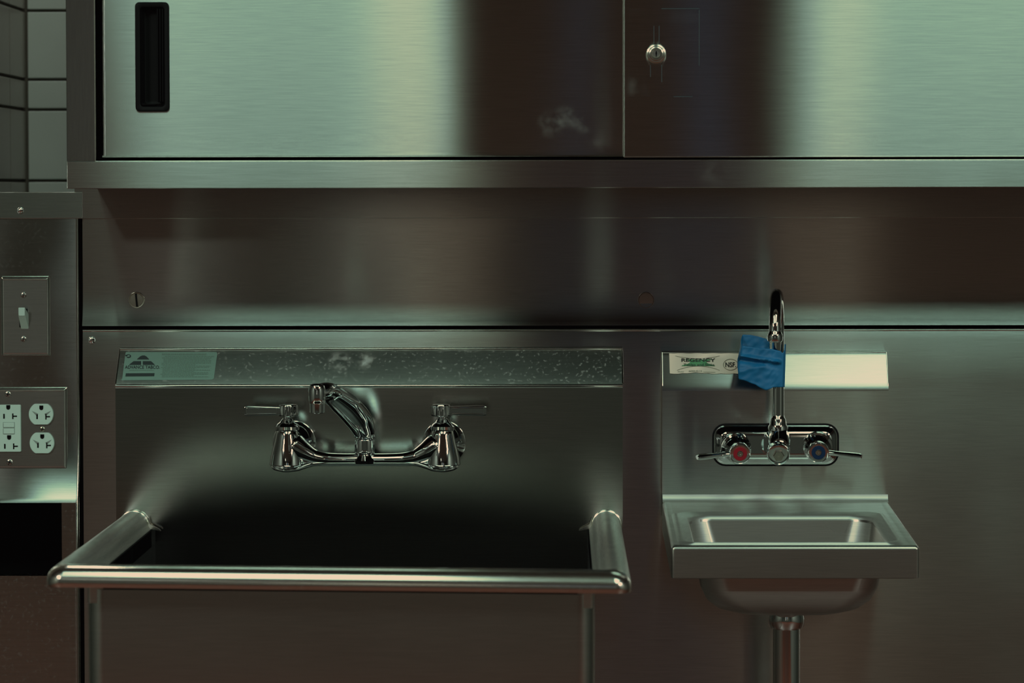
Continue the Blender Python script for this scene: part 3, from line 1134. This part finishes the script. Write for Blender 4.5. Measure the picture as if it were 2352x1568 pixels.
# spout
bm = NB()
y_t = -0.285
tip = at(728, 905, y_t)
S0 = Vector((mid.x, BYF, zpx(1000)))
pts = [S0, Vector((mid.x - .001, BYF - .004, zpx(985))), Vector((mid.x - .008, BYF - .026, zpx(957))), Vector((mid.x - .022, BYF - .065, zpx(922))),
       Vector((mid.x - .038, BYF - .112, at(838, 902, -.23).z)), Vector((tip.x + .010, y_t + .022, at(728, 898, y_t).z)), Vector((tip.x, y_t, at(728, 899, y_t).z))]
path = bez(pts, 7)
rad = [(a, b) for a, b in zip(lerp_list([.0128, .0150, .0180, .0185, .0150, .0118, .0096], 7), lerp_list([.0128, .0145, .0150, .0135, .0115, .0105, .0096], 7))]
sweep(bm, path, rad, 24)
spt = obj('spout', bm, M['chrome'], fau)
bm = NB()
pr = [(.0128, zpx(1040)), (.0134, zpx(1036)), (.0134, zpx(1012)), (.0128, zpx(1009)), (.0110, zpx(1007)), (.0138, zpx(1004)), (.0142, zpx(1000)), (.0138, zpx(996)), (.012, zpx(992))]
lathe(bm, pr, Matrix.Translation((mid.x, BYF, 0)), 32)
obj('spout_collar', bm, M['chrome'], fau)
bm = NB()
kt = sc(y_t)
ztip = lambda py: at(728, py, y_t).z
pr = [(12 * kt, ztip(949)), (17.0 * kt, ztip(947)), (17.5 * kt, ztip(928)), (18.5 * kt, ztip(924)), (20.5 * kt, ztip(916)), (20.5 * kt, ztip(896)), (17 * kt, ztip(885)), (10 * kt, ztip(881)), (0, ztip(880))]
lathe(bm, pr, Matrix.Translation((tip.x, y_t, 0)), 28, True, False)
obj('aerator', bm, M['chrome'], spt)

# ------------------------------------------------------------------ hand sink (right)
HY = -0.05
ha, hb = at(1521, 891, HY), at(2041, 891, HY)
hta, htb = at(1522, 807, -0.01), at(2033, 806, -0.01)
hxl, hxr = ha.x, hb.x
hz_t, hz_b = (hta.z + htb.z) / 2, (ha.z + hb.z) / 2
hz_d = at(1780, 1150, HY).z              # deck height at the splash
hand = empty('hand_sink', ((hxl + hxr) / 2, -0.05, hz_d - .1),
             'small wall-mounted steel hand sink with square lip, right of the utility sink', 'sink')
bm = NB()
HS_Y0 = -0.033
prof = [(-0.002, hz_t - .001), (-0.006, hz_t + .0006), (HS_Y0, hz_t + .0006), (HS_Y0 - .002, hz_t - .0003)]
y_e = HY + .0025
z_e = hz_b + .0025 * (hz_t - hz_b) / (HS_Y0 - .002 - HY)
for k in range(1, 7):
    t = k / 7
    prof.append((HS_Y0 - .002 + (y_e - HS_Y0 + .002) * t, hz_t - .0003 + (z_e - hz_t) * t))
for k in range(7):
    a = k / 6
    sl_ = (hz_t - .0003 - z_e) / (HS_Y0 - .002 - y_e)
    zc_ = z_e + sl_ * (HY - y_e)
    prof.append(((1 - a) ** 2 * y_e + 2 * a * (1 - a) * HY + a * a * HY, (1 - a) ** 2 * z_e + 2 * a * (1 - a) * zc_ + a * a * (zc_ - .004)))
n = len(prof)
xs = [hxl + (hxr - hxl) * i / 20 for i in range(21)]


def hfix(x, y, z):
    t = max(0.0, min(1.0, (z - hz_b) / (hz_t - hz_b)))
    u = (x - hxl) / (hxr - hxl)
    return (x - t * u * 0.0008, y, z)


loops = [[hfix(x, y, z) for y, z in prof] for x in xs]
loft(bm, loops, False)
for lp in (loops[0], loops[-1]):
    bm.faces.new([bm.verts.new(p) for p in lp] + [bm.verts.new((lp[-1][0], -.002, lp[-1][2]))])
h0 = [Vector(p) + Vector((.0006, -.0002, 0)) for p in loops[0][3:-4]]
h1 = [Vector(p) + Vector((-.0006, -.0002, 0)) for p in loops[-1][3:-4]]
obj('splash_ledge', bm, M['hand_ledge'], hand, sharp=50, label='sloping top of the hand sink splashback')
bm = NB()
for pts in ([h0[0], h1[0]], h0, h1):
    bm = NB(); glint_bead(bm, pts, .0007)
    obj('ledge_edge_glint', bm, M['edge'], hand)
bm = NB()
prof = [(HY, zc_ - .004)] + [(HY, zc_ - .004 + (hz_d + .008 - zc_ + .004) * k / 6) for k in range(1, 7)]
loops = [[(x, y, z) for y, z in prof] for x in xs]
loft(bm, loops, False)
for lp in (loops[0], loops[-1]):
    bm.faces.new([bm.verts.new(p) for p in lp] + [bm.verts.new((lp[-1][0], -.002, lp[-1][2])), bm.verts.new((lp[-1][0], -.002, lp[0][2]))])
obj('splashback', bm, M['hand_splash'], hand, sharp=50)
# deck, lip and basin as one pressed sheet
HF = -0.408
dfl, dfr = at(1542, 1252, HF), at(2112, 1250, HF)
zfl = (dfl.z + dfr.z) / 2 - .001
drop = (hz_d - zfl)
z_ap = at(1820, 1331, HF).z


def dz(y):
    return -drop * (HY - y) / (HY - HF)


bx0, bx1 = at(1594, 1240, -0.385).x, at(2044, 1240, -0.385).x
by0, by1 = -0.388, at(1800, 1180, -0.15).y
# find the depth of the rear lip of the opening from its image row
yy = -0.06
while yy > -0.39:
    q = Vector((0.28, yy, hz_d + dz(yy)))
    d = ROT.transposed() @ (q - CAM)
    if 784 + F * d.y / d.z > 1180:
        break
    yy -= 0.001
by1 = yy
L = []
NN = 6


def lp_rect(x0, x1, y0, y1, r, zf, flat=False):
    return [(a, b, zf + dz(b)) for a, b in rrect(x0, x1, y0, y1, r, NN)]


xl_o, xr_o = dfl.x, dfr.x


def taper(p):
    # the deck is a little narrower at the splash than at the front lip
    x, y, z = p
    t = (y - HF) / (HY - HF)
    c = (hxl + hxr) / 2
    k0 = (x - c) / ((xr_o - xl_o) / 2)
    wl, wr = (hxl - xl_o), (hxr - xr_o)
    return (x + (wl * max(0, -k0) + wr * max(0, k0)) * max(0, min(1, t)), y, z)


ap = z_ap - zfl
L = [lp_rect(xl_o + .006, xr_o - .006, HF + .006, HY, .003, hz_d + ap + .0003),
     lp_rect(xl_o, xr_o, HF, HY, .004, hz_d + ap + .002),
     lp_rect(xl_o, xr_o, HF, HY, .004, hz_d - .005)]
for k in range(1, 6):
    a = k / 5 * PI / 2
    i = .005 * (1 - math.cos(a))
    L.append(lp_rect(xl_o + i, xr_o - i, HF + i, HY, .004, hz_d - .005 + .005 * math.sin(a)))
L.append(lp_rect(xl_o + .011, xr_o - .011, HF + .008, HY - .002, .006, hz_d - .0005))
L.append(lp_rect(bx0 - .022, bx1 + .018, HF + .010, by1 + .014, .018, hz_d - .0015))
L.append(lp_rect(bx0 - .018, bx1 + .014, HF + .012, by1 + .011, .020, hz_d + .0018))
L.append(lp_rect(bx0 - .012, bx1 + .010, HF + .015, by1 + .008, .022, hz_d + .0018))
L.append(lp_rect(bx0 - .006, bx1 + .006, HF + .017, by1 + .003, .026, hz_d - .0012))
for k in range(1, 5):
    a = k / 4 * PI / 2
    i = .006 * math.sin(a) - .004
    L.append(lp_rect(bx0 + i, bx1 - i, by0 + i, by1 - i, .030, hz_d - .0012 - .008 * (1 - math.cos(a))))
zbot = at(1815, 1391, -0.27).z - hz_d - dz(-0.27)
for (ins, f, r) in ((.006, .35, .034), (.010, .62, .038), (.018, .80, .042), (.030, .92, .048), (.045, .985, .05), (.07, 1.0, .05)):
    L.append(lp_rect(bx0 + ins, bx1 - ins, by0 + ins, by1 - ins, r, hz_d + zbot * f))
L = [[taper(p) for p in lp] for lp in L]
bm = NB(); loft(bm, L, True, False, True)
bs = obj('basin', bm, M['hand'], hand, sharp=45)
bs.data.materials.append(M['hand_shaded'])
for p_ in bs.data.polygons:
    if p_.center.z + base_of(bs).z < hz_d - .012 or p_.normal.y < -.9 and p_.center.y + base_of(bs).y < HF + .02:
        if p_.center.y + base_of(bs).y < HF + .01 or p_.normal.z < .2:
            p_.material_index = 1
# cove between the deck and the splash
bm = NB()
lps = []
for x in (hxl + .0005, (hxl + hxr) / 2, hxr - .0005):
    lp = []
    for k in range(6):
        a = k / 5 * PI / 2
        lp.append((x, HY - .0085 + .0085 * math.sin(a), hz_d + .0085 - .0100 * math.cos(a) + .0002))
    lps.append(lp)
loft(bm, lps, False)
obj('cove', bm, M['hand'], hand, sharp=60)
# waste pipe
bm = NB()
pc = at(1806, 1450, -0.27)
zb_ = hz_d + zbot + dz(-.27)
lathe(bm, [(.026, zb_ + .002), (.026, zb_ - .006), (.019, zb_ - .010), (.019, zb_ - .016)], Matrix.Translation((pc.x, -.27, 0)), 28)
lathe(bm, [(.0175, zb_ - .01), (.0175, 0.42)], Matrix.Translation((pc.x, -.27, 0)), 28)
wp = obj('waste_pipe', bm, M['chrome'], hand)
bm = NB()
z1, z2 = at(1806, 1412, -.27).z, at(1806, 1440, -.27).z
lathe(bm, [(.0178, z1 + .004), (.0225, z1 + .002), (.0235, z1 - .004), (.0235, z2 + .006), (.0215, z2), (.0180, z2 - .002)], Matrix.Translation((pc.x, -.27, 0)), 12)
obj('slip_nut', bm, M['chrome'], wp)
bm = NB()
zt_ = 0.42
path = [Vector((pc.x, -.27, zt_)), Vector((pc.x, -.27, zt_ - .03))]
for k in range(1, 9):
    a = PI * k / 8
    path.append(Vector((pc.x, -.27 + .045 - .045 * math.cos(a), zt_ - .03 - .045 * math.sin(a))))
path += [Vector((pc.x, -.18, zt_ + .0)), Vector((pc.x, -.165, zt_ + .02)), Vector((pc.x, -.14, zt_ + .03)), Vector((pc.x, -.004, zt_ + .03))]
sweep(bm, path, .0185, 18)
obj('trap', bm, M['chrome'], wp)

# paper label on the sloping top
hs_d = Vector((0, y_e - HS_Y0 + .002, z_e - hz_t)).normalized()
hs_n = Vector((0, hs_d.z, -hs_d.y))
if hs_n.y > 0:
    hs_n = -hs_n
hs_p = Vector((0, HS_Y0 - .002, hz_t - .0003))


def on_hslope(lift):
    return lambda px, py: hit(px, py, hs_p + hs_n * lift, hs_n)


bm = NB(); fn = on_hslope(.0010)
top = [(1537 + (1735 - 1537) * k / 20, 811.0 + 0.4 * math.sin(k * 1.7)) for k in range(21)]
bot = []
for k in range(21):
    x = 1538.5 + (1735 - 1538.5) * k / 20
    y = 858.2 - 2.6 * math.exp(-((x - 1598) / 22) ** 2) - (1.0 if k % 3 == 0 else 0)
    bot.append((x, y))
tv = [bm.verts.new(fn(*p)) for p in top]; bv = [bm.verts.new(fn(*p)) for p in bot]
for k in range(20):
    bm.faces.new((tv[k], bv[k], bv[k + 1], tv[k + 1]))
wl = obj('paper_label', bm, M['white_label'], hand, label='white paper maker label with green and black print')
fn = on_hslope(.0014)
fn2 = on_hslope(.0018)
bm = NB()
text_mesh(bm, 'REGENCY', 1565, 822.5, 1643, 830.5, fn2, bold=0.02)
text_mesh(bm, 'NSF.', 1666, 831.5, 1690.5, 843, fn2, bold=0.02)
text_mesh(bm, 'Tables and Sinks', 1570, 834.5, 1641, 840, fn2)
obj('lettering', bm, M['label_black'], wl)
bm = NB()
text_mesh(bm, '600HS12', 1582, 850, 1612, 853.5, fn2)
text_mesh(bm, 'Model', 1557, 852, 1570, 854.5, fn2)
obj('model_lettering', bm, M['label_line'], wl)
bm = NB()
# waisted green patch
N_ = 12
for k in range(N_):
    def wid(t):
        return 37.0 - 17.0 * math.sin(PI * min(1, t * 1.15)) + 6 * t * t
    t0, t1 = k / N_, (k + 1) / N_
    ya, yb = 825 + 15.5 * t0, 825 + 15.5 * t1
    poly_on(bm, [(1604 - wid(t0) * .9, ya), (1604 - wid(t1) * .9, yb), (1604 + wid(t1) * .9, yb), (1604 + wid(t0) * .9, ya)], fn)
obj('green_patch', bm, M['label_green'], wl)
bm = NB()


def stroke(pts, w):
    for a, b in zip(pts[:-1], pts[1:]):
        d = Vector((b[0] - a[0], b[1] - a[1], 0)).normalized()
        nx, ny = -d.y * w, d.x * w
        poly_on(bm, [(a[0] + nx, a[1] + ny), (b[0] + nx, b[1] + ny), (b[0] - nx, b[1] - ny), (a[0] - nx, a[1] - ny)], fn2)


stroke([(1551 + 102 * t, 817 + 4 * (1 - (2 * t - 1) ** 2) * 1.5) for t in [k / 16 for k in range(17)]], .32)
stroke([(1555 + 98 * t, 850 - 3 * (1 - (2 * t - 1) ** 2) * 3.2) for t in [k / 16 for k in range(17)]], .32)
stroke([(1678 + 16.6 * math.cos(2 * PI * k / 32), 837 + 12.6 * math.sin(2 * PI * k / 32)) for k in range(33)], .45)
stroke([(1615, 854), (1643, 854.3)], .3)
obj('printed_line', bm, M['label_line'], wl)

# ------------------------------------------------------------------ hand sink faucet
ex0, ex1, ez0, ez1 = rect(1639.5, 976, 1924, 1067, HY - .004)
fxm = at(1782, 1020, HY).x
hf = empty('gooseneck_faucet', (fxm, HY, ez0), 'chrome gooseneck faucet with red and blue marked levers on the hand sink splashback', 'faucet')
bm = NB()
L = []
for (ins, yy, r) in ((0, HY, .016), (0, HY - .002, .016), (.0008, HY - .0045, .0155), (.0035, HY - .008, .014), (.0075, HY - .0105, .011), (.0085, HY - .0125, .010), (.011, HY - .0138, .009), (.016, HY - .0142, .007)):
    L.append([(a, yy, c) for a, c in rrect(ex0 + ins, ex1 - ins, ez0 + ins, ez1 - ins, r, 6)])
loft(bm, L, True, False, True)
obj('escutcheon', bm, M['chrome'], hf)
bm = NB()
L = []
for (ins, yy, r) in ((0, HY - .0002, .0175), (0, HY - .0010, .0175)):
    L.append([(a, yy, c) for a, c in rrect(ex0 - .002 + ins, ex1 + .002 - ins, ez0 - .002 + ins, ez1 + .002 - ins, r, 6)])
loft(bm, L, True, False, True)
obj('gasket', bm, M['black'], hf, label='black gasket')
# centre body
bm = NB()
b0 = at(1786, 1012, HY - .03)
cy = -0.105
colx = at(1787, 950, cy).x
L = []
zc = at(1786, 1022, cy).z
for (yy, hw, zt_, zb2) in ((HY - .010, 29, 984, 1056), (HY - .030, 29, 982, 1058), (cy + .015, 27, 979, 1058), (cy - .010, 26, 984, 1060), (cy - .022, 22, 1004, 1058), (cy - .028, 14, 1024, 1052)):
    k = sc(yy)
    xm = at(1786, 1020, yy).x if yy > cy else colx + .001
    z_t, z_b2 = at(1786, zt_, yy).z, at(1786, zb2, yy).z
    L.append([(xm + a, yy, c) for a, c in rrect(-hw * k, hw * k, z_b2, z_t, hw * k * .9, 6)])
loft(bm, L, True, True, True)
hc = at(1788, 1043, cy - .03)
lathe(bm, [(.0150, -.012), (.0150, .0), (.0138, .003), (.0095, .004)], dircyl(hc, (0, -1, -.25)), 28)
obj('faucet_body', bm, M['chrome'], hf)
bm = NB()
lathe(bm, [(.0075, .003), (.0075, .0075), (.0065, .0085), (.0015, .0085), (.0013, .0075), (0, .0075)], dircyl(hc, (0, -1, -.25)), 6, True, False)
obj('hex_cap', bm, M['dull_chrome'], hf)
# valves with levers
for (side, bx, by, fx, fy, lx0, ly0, lx1, ly1, ring) in (
        (-1, 1689, 1026, 1700, 1042, 1684, 1041, 1601, 1050, M['red']),
        (1, 1878, 1024, 1880, 1039, 1896, 1038, 1979, 1048, M['index_blue'])):
    A = at(bx, by, HY - .012)
    yv = HY - .062
    B = at(fx, fy, yv)
    d = (B - A)
    ln = d.length
    T = dircyl(A, d)
    bm = NB()
    lathe(bm, [(.0200, 0), (.0205, .004), (.0195, .010), (.0168, .012), (.0168, .020), (.0175, .022), (.0175, .028), (.0150, .031), (.0135, .033),
               (.0135, ln - .014)], T, 32, False, True)
    obj('valve_body', bm, M['chrome'], hf)
    bm = NB()
    lathe(bm, [(.0118, ln - .020), (.0142, ln - .017), (.0146, ln - .006), (.0138, ln - .001), (.0110, ln)], T, 32, False, True)
    P0 = at(lx0, ly0, yv + .008); P1 = at(lx1, ly1, yv - .004)
    pth = [P0.lerp(P1, t) for t in (0, .15, .4, .7, .93, 1.0)]
    sweep(bm, pth, [(.0036, .0050), (.0036, .0052), (.0034, .0056), (.0040, .0066), (.0042, .0070), (.0030, .0055)], 14)
    lv = obj('lever_handle', bm, M['chrome'], hf)
    bm = NB()
    lathe(bm, [(.0092, ln - .001), (.0092, ln + .0010), (.0088, ln + .0014), (.0042, ln + .0014), (.0040, ln + .0004)], T, 28, False, False)
    obj('index_ring', bm, ring, lv, label='red ring' if side < 0 else 'dark blue ring')
    bm = NB()
    lathe(bm, [(.0038, ln - .001), (.0038, ln + .0016), (.0030, ln + .0024), (.0010, ln + .0024), (0, ln + .0016)], T, 16, False, False)
    obj('center_screw', bm, M['dull_chrome'], lv)
# gooseneck spout
bm = NB()
rt = .00795
z0 = at(1787, 985, cy).z
tipy = -0.205
ztop_mid = at(1783, 668, (cy + tipy) / 2).z - rt * 0.6
tipx = at(1780, 780, tipy).x
hw = (cy - tipy) / 2
zarc = ztop_mid - hw
path = [Vector((colx, cy, z0)), Vector((colx, cy, z0 + (zarc - z0) * .5)), Vector((colx, cy, zarc))]
for k in range(1, 17):
    a = PI * k / 16
    t = (1 - math.cos(a)) / 2
    path.append(Vector((colx + (tipx - colx) * t, cy - 2 * hw * t, zarc + hw * math.sin(a))))
zt_end = at(1780, 762, tipy).z
path.append(Vector((tipx, tipy, min(zarc - .01, zt_end + .004))))
path.append(Vector((tipx, tipy, zt_end)))
sweep(bm, path, rt, 22)
gs = obj('spout', bm, M['chrome'], hf)
bm = NB()
kz = lambda py: at(1780, py, tipy).z
lathe(bm, [(.0075, kz(786)), (.0098, kz(783)), (.0104, kz(776)), (.0100, kz(768)), (.0085, kz(763)), (.0080, kz(760))], Matrix.Translation((tipx, tipy, 0)), 28, True, True)
obj('aerator', bm, M['chrome'], gs)
bm = NB()
lathe(bm, [(.0135, z0 - .004), (.0135, z0 + .003), (.0115, z0 + .006), (.0105, z0 + .013), (.0086, z0 + .016), (.0082, z0 + .018)], Matrix.Translation((colx, cy, 0)), 28)
obj('spout_collar', bm, M['chrome'], gs)

# ------------------------------------------------------------------ blue tape flag stuck round the spout
bm = NB()
NU, NV = 64, 30


def interp(tab, u):
    for (a, va), (b, vb) in zip(tab[:-1], tab[1:]):
        if u <= b:
            t = (u - a) / (b - a) if b > a else 0
            return va + (vb - va) * t
    return tab[-1][1]


yf_ = cy - rt - .0040          # in front of the pipe
yr_ = cy + rt + .0012          # behind it
X_T = [(0.0, 1805), (.10, 1797), (.30, 1772), (.58, 1704), (.62, 1702), (.66, 1706), (.85, 1744), (1.0, 1768)]
X_B = [(0.0, 1802), (.10, 1794), (.30, 1764), (.58, 1697), (.62, 1695), (.66, 1700), (.85, 1742), (1.0, 1768)]
Y_U = [(0.0, yf_ + .004), (.06, yf_), (.30, yf_ - .001), (.45, yf_ - .004), (.58, yf_ + .001), (.62, cy - .002), (.66, cy + .006), (.85, yr_ + .002), (1.0, yr_)]
TOP = [(0.0, 790), (.035, 791), (.05, 806), (.10, 811), (.13, 806), (.2, 804), (.3, 801), (.45, 798), (.58, 794), (.62, 780), (.66, 768), (.75, 769), (.85, 773), (.93, 777), (1.0, 781)]
BOT = [(0.0, 889), (.10, 889), (.22, 889), (.27, 893), (.32, 896), (.37, 891), (.42, 883), (.47, 879), (.53, 873), (.58, 871), (.60, 858), (.62, 845), (.66, 840), (.85, 835), (1.0, 835)]
ww = [[None] * (NV + 1) for _ in range(NU + 1)]
for i in range(NU + 1):
    u = i / NU
    for j in range(NV + 1):
        v = j / NV
        px = interp(X_T, u) + (interp(X_B, u) - interp(X_T, u)) * v
        if .30 < u < .62:
            px -= 7 * math.sin(PI * v) * ((u - .30) / .32) * (v)
        py = interp(TOP, u) + (interp(BOT, u) - interp(TOP, u)) * v
        y = interp(Y_U, u)
        p = at(px, py, y)
        fr = min(1, max(0, (u - .10) / .08)) if u < .6 else .6
        nz = noise.noise(Vector((px * .055, py * .075, 3.1))) * .0015 + noise.noise(Vector((px * .12 + py * .10, py * .05, 9.0))) * .0010
        # the long crease running down to the right
        cr = (py - 818) - (px - 1705) * .16
        nz += -.0042 * math.exp(-(cr / 4.5) ** 2) + .0046 * math.exp(-((cr - 9) / 6) ** 2)
        cr2 = (py - 852) - (px - 1705) * -.25
        nz += -.0022 * math.exp(-(cr2 / 5) ** 2)
        p.y += (nz if u > .34 else min(nz, .0012)) * fr
        ww[i][j] = bm.verts.new(p)
for i in range(NU):
    for j in range(NV):
        bm.faces.new((ww[i][j], ww[i][j + 1], ww[i + 1][j + 1], ww[i + 1][j]))
tape = obj('masking_tape', bm, M['blue'], None, origin=at(1785, 845, cy), sharp=70)
tag(tape, 'crumpled blue masking tape wrapped around the gooseneck spout of the hand sink', 'tape')
sol = tape.modifiers.new('thickness', 'SOLIDIFY'); sol.thickness = 0.0005; sol.offset = 0

# ------------------------------------------------------------------ lamps
w = bpy.data.worlds.new('world')
scene.world = w
w.use_nodes = True
w.node_tree.nodes['Background'].inputs[0].default_value = (.32, .35, .335, 1)
w.node_tree.nodes['Background'].inputs[1].default_value = 0.06


def lamp(name, x0, x1, y0, y1, z, power, col):
    d = bpy.data.lights.new(name, 'AREA')
    d.shape = 'RECTANGLE'
    d.size = x1 - x0; d.size_y = y1 - y0
    d.energy = power
    d.color = col
    o = bpy.data.objects.new(name, d)
    o.location = ((x0 + x1) / 2, (y0 + y1) / 2, z)
    COL.objects.link(o)
    return o


GREEN = (0.60, 1.0, 0.74)
WARM = (1.0, .88, .50)
PALE = (.84, 1.0, .80)
lamp('ceiling_lamp', -0.84, -0.205, -3.1, -1.5, 2.74, 11.5, GREEN)
lamp('ceiling_lamp_warm', -0.355, -0.235, -3.1, -1.5, 2.73, 0.35, WARM)
lamp('ceiling_lamp', 0.462, 1.30, -3.1, -1.5, 2.74, 16.5, GREEN)
lamp('ceiling_lamp_warm', 0.535, 0.590, -3.1, -1.5, 2.73, 0.16, WARM)
lamp('fill_lamp_left', -1.5, -0.90, -3.1, -2.1, 2.74, 0.7, GREEN)  # unseen fill added to brighten the low left wall
lamp('fill_lamp_side', -2.35, -2.05, -4.0, -2.8, 2.74, 85, PALE)  # unseen fill added to lift the matt surfaces from the left
lamp('fill_lamp_recess', -0.80, -0.60, 0.10, 0.50, 2.74, 5.5, PALE)  # unseen fill added only to brighten the tiled recess
lamp('fill_lamp_far', -1.45, -1.05, -7.0, -6.0, 2.74, 1.6, PALE)  # unseen fill added for the rear wall and its reflection in the panels
lamp('fill_lamp_side', 2.45, 2.75, -4.0, -2.8, 2.74, 85, PALE)  # unseen fill added from the right, pair to the left one


def glow_pane(name, px0, px1, z0, z1, col, power):
    """an unseen glowing pane added on the rear wall, in line with what the doors mirror between px0 and px1"""
    k = (4.78 - 7.6 * -1 - .6) / (4.78 - .3)
    x0, x1 = (px0 - 1282) / 1820 * k, (px1 - 1282) / 1820 * k
    m = bpy.data.materials.new(name + ' glazing'); m.use_nodes = True
    nt = m.node_tree; nt.nodes.clear()
    out = nt.nodes.new('ShaderNodeOutputMaterial'); e = nt.nodes.new('ShaderNodeEmission')
    e.inputs[0].default_value = (*col, 1); e.inputs[1].default_value = power
    nt.links.new(e.outputs[0], out.inputs[0])
    b = NB(); box(b, x0, x1, YB + .002, YB + .02, z0, z1, .004, 1)
    return tag(obj(name, b, m), kind='structure')


WARMW = (1.0, .93, .62)  # glowing panes below are added for the streaks mirrored in the steel
glow_pane('glow_pane_1', 885, 1005, 1.1, 2.6, WARMW, 0.8)
glow_pane('glow_pane_2', 1880, 1968, 1.1, 2.6, WARMW, 0.8)
glow_pane('glow_pane_5', 825, 840, 1.0, 2.6, (.7, 1.0, .85), 2.0)
glow_pane('glow_pane_3', 1310, 1342, 1.4, 2.6, (.20, .60, 1.0), .35)
glow_pane('glow_pane_4', 1590, 1660, 1.4, 2.6, (.20, .60, 1.0), .28)

# ------------------------------------------------------------------ picture tone
vs = scene.view_settings
vs.view_transform = 'Standard'
vs.look = 'None'
vs.exposure = 0.0
vs.use_curve_mapping = True
cm = vs.curve_mapping
cm.extend = 'HORIZONTAL'
for ci, pts in ((0, ((.0, .0012), (.012, .0138), (.05, .053), (.25, .25), (.55, .60), (1.0, .83))),
                (1, ((.0, .0010), (.012, .0127), (.06, .0575), (.28, .268), (.55, .50), (1.0, .64))),
                (2, ((.0, .0010), (.012, .0137), (.06, .062), (.25, .25), (.55, .39), (1.0, .45)))):
    c = cm.curves[ci]
    c.points[0].location = pts[0]
    c.points[-1].location = pts[-1]
    for p in pts[1:-1]:
        c.points.new(*p)
cm.update()
scene.cycles.use_denoising = True
scene.cycles.max_bounces = 8
scene.cycles.glossy_bounces = 6
scene.cycles.sample_clamp_indirect = 4.0
scene.cycles.caustics_reflective = False
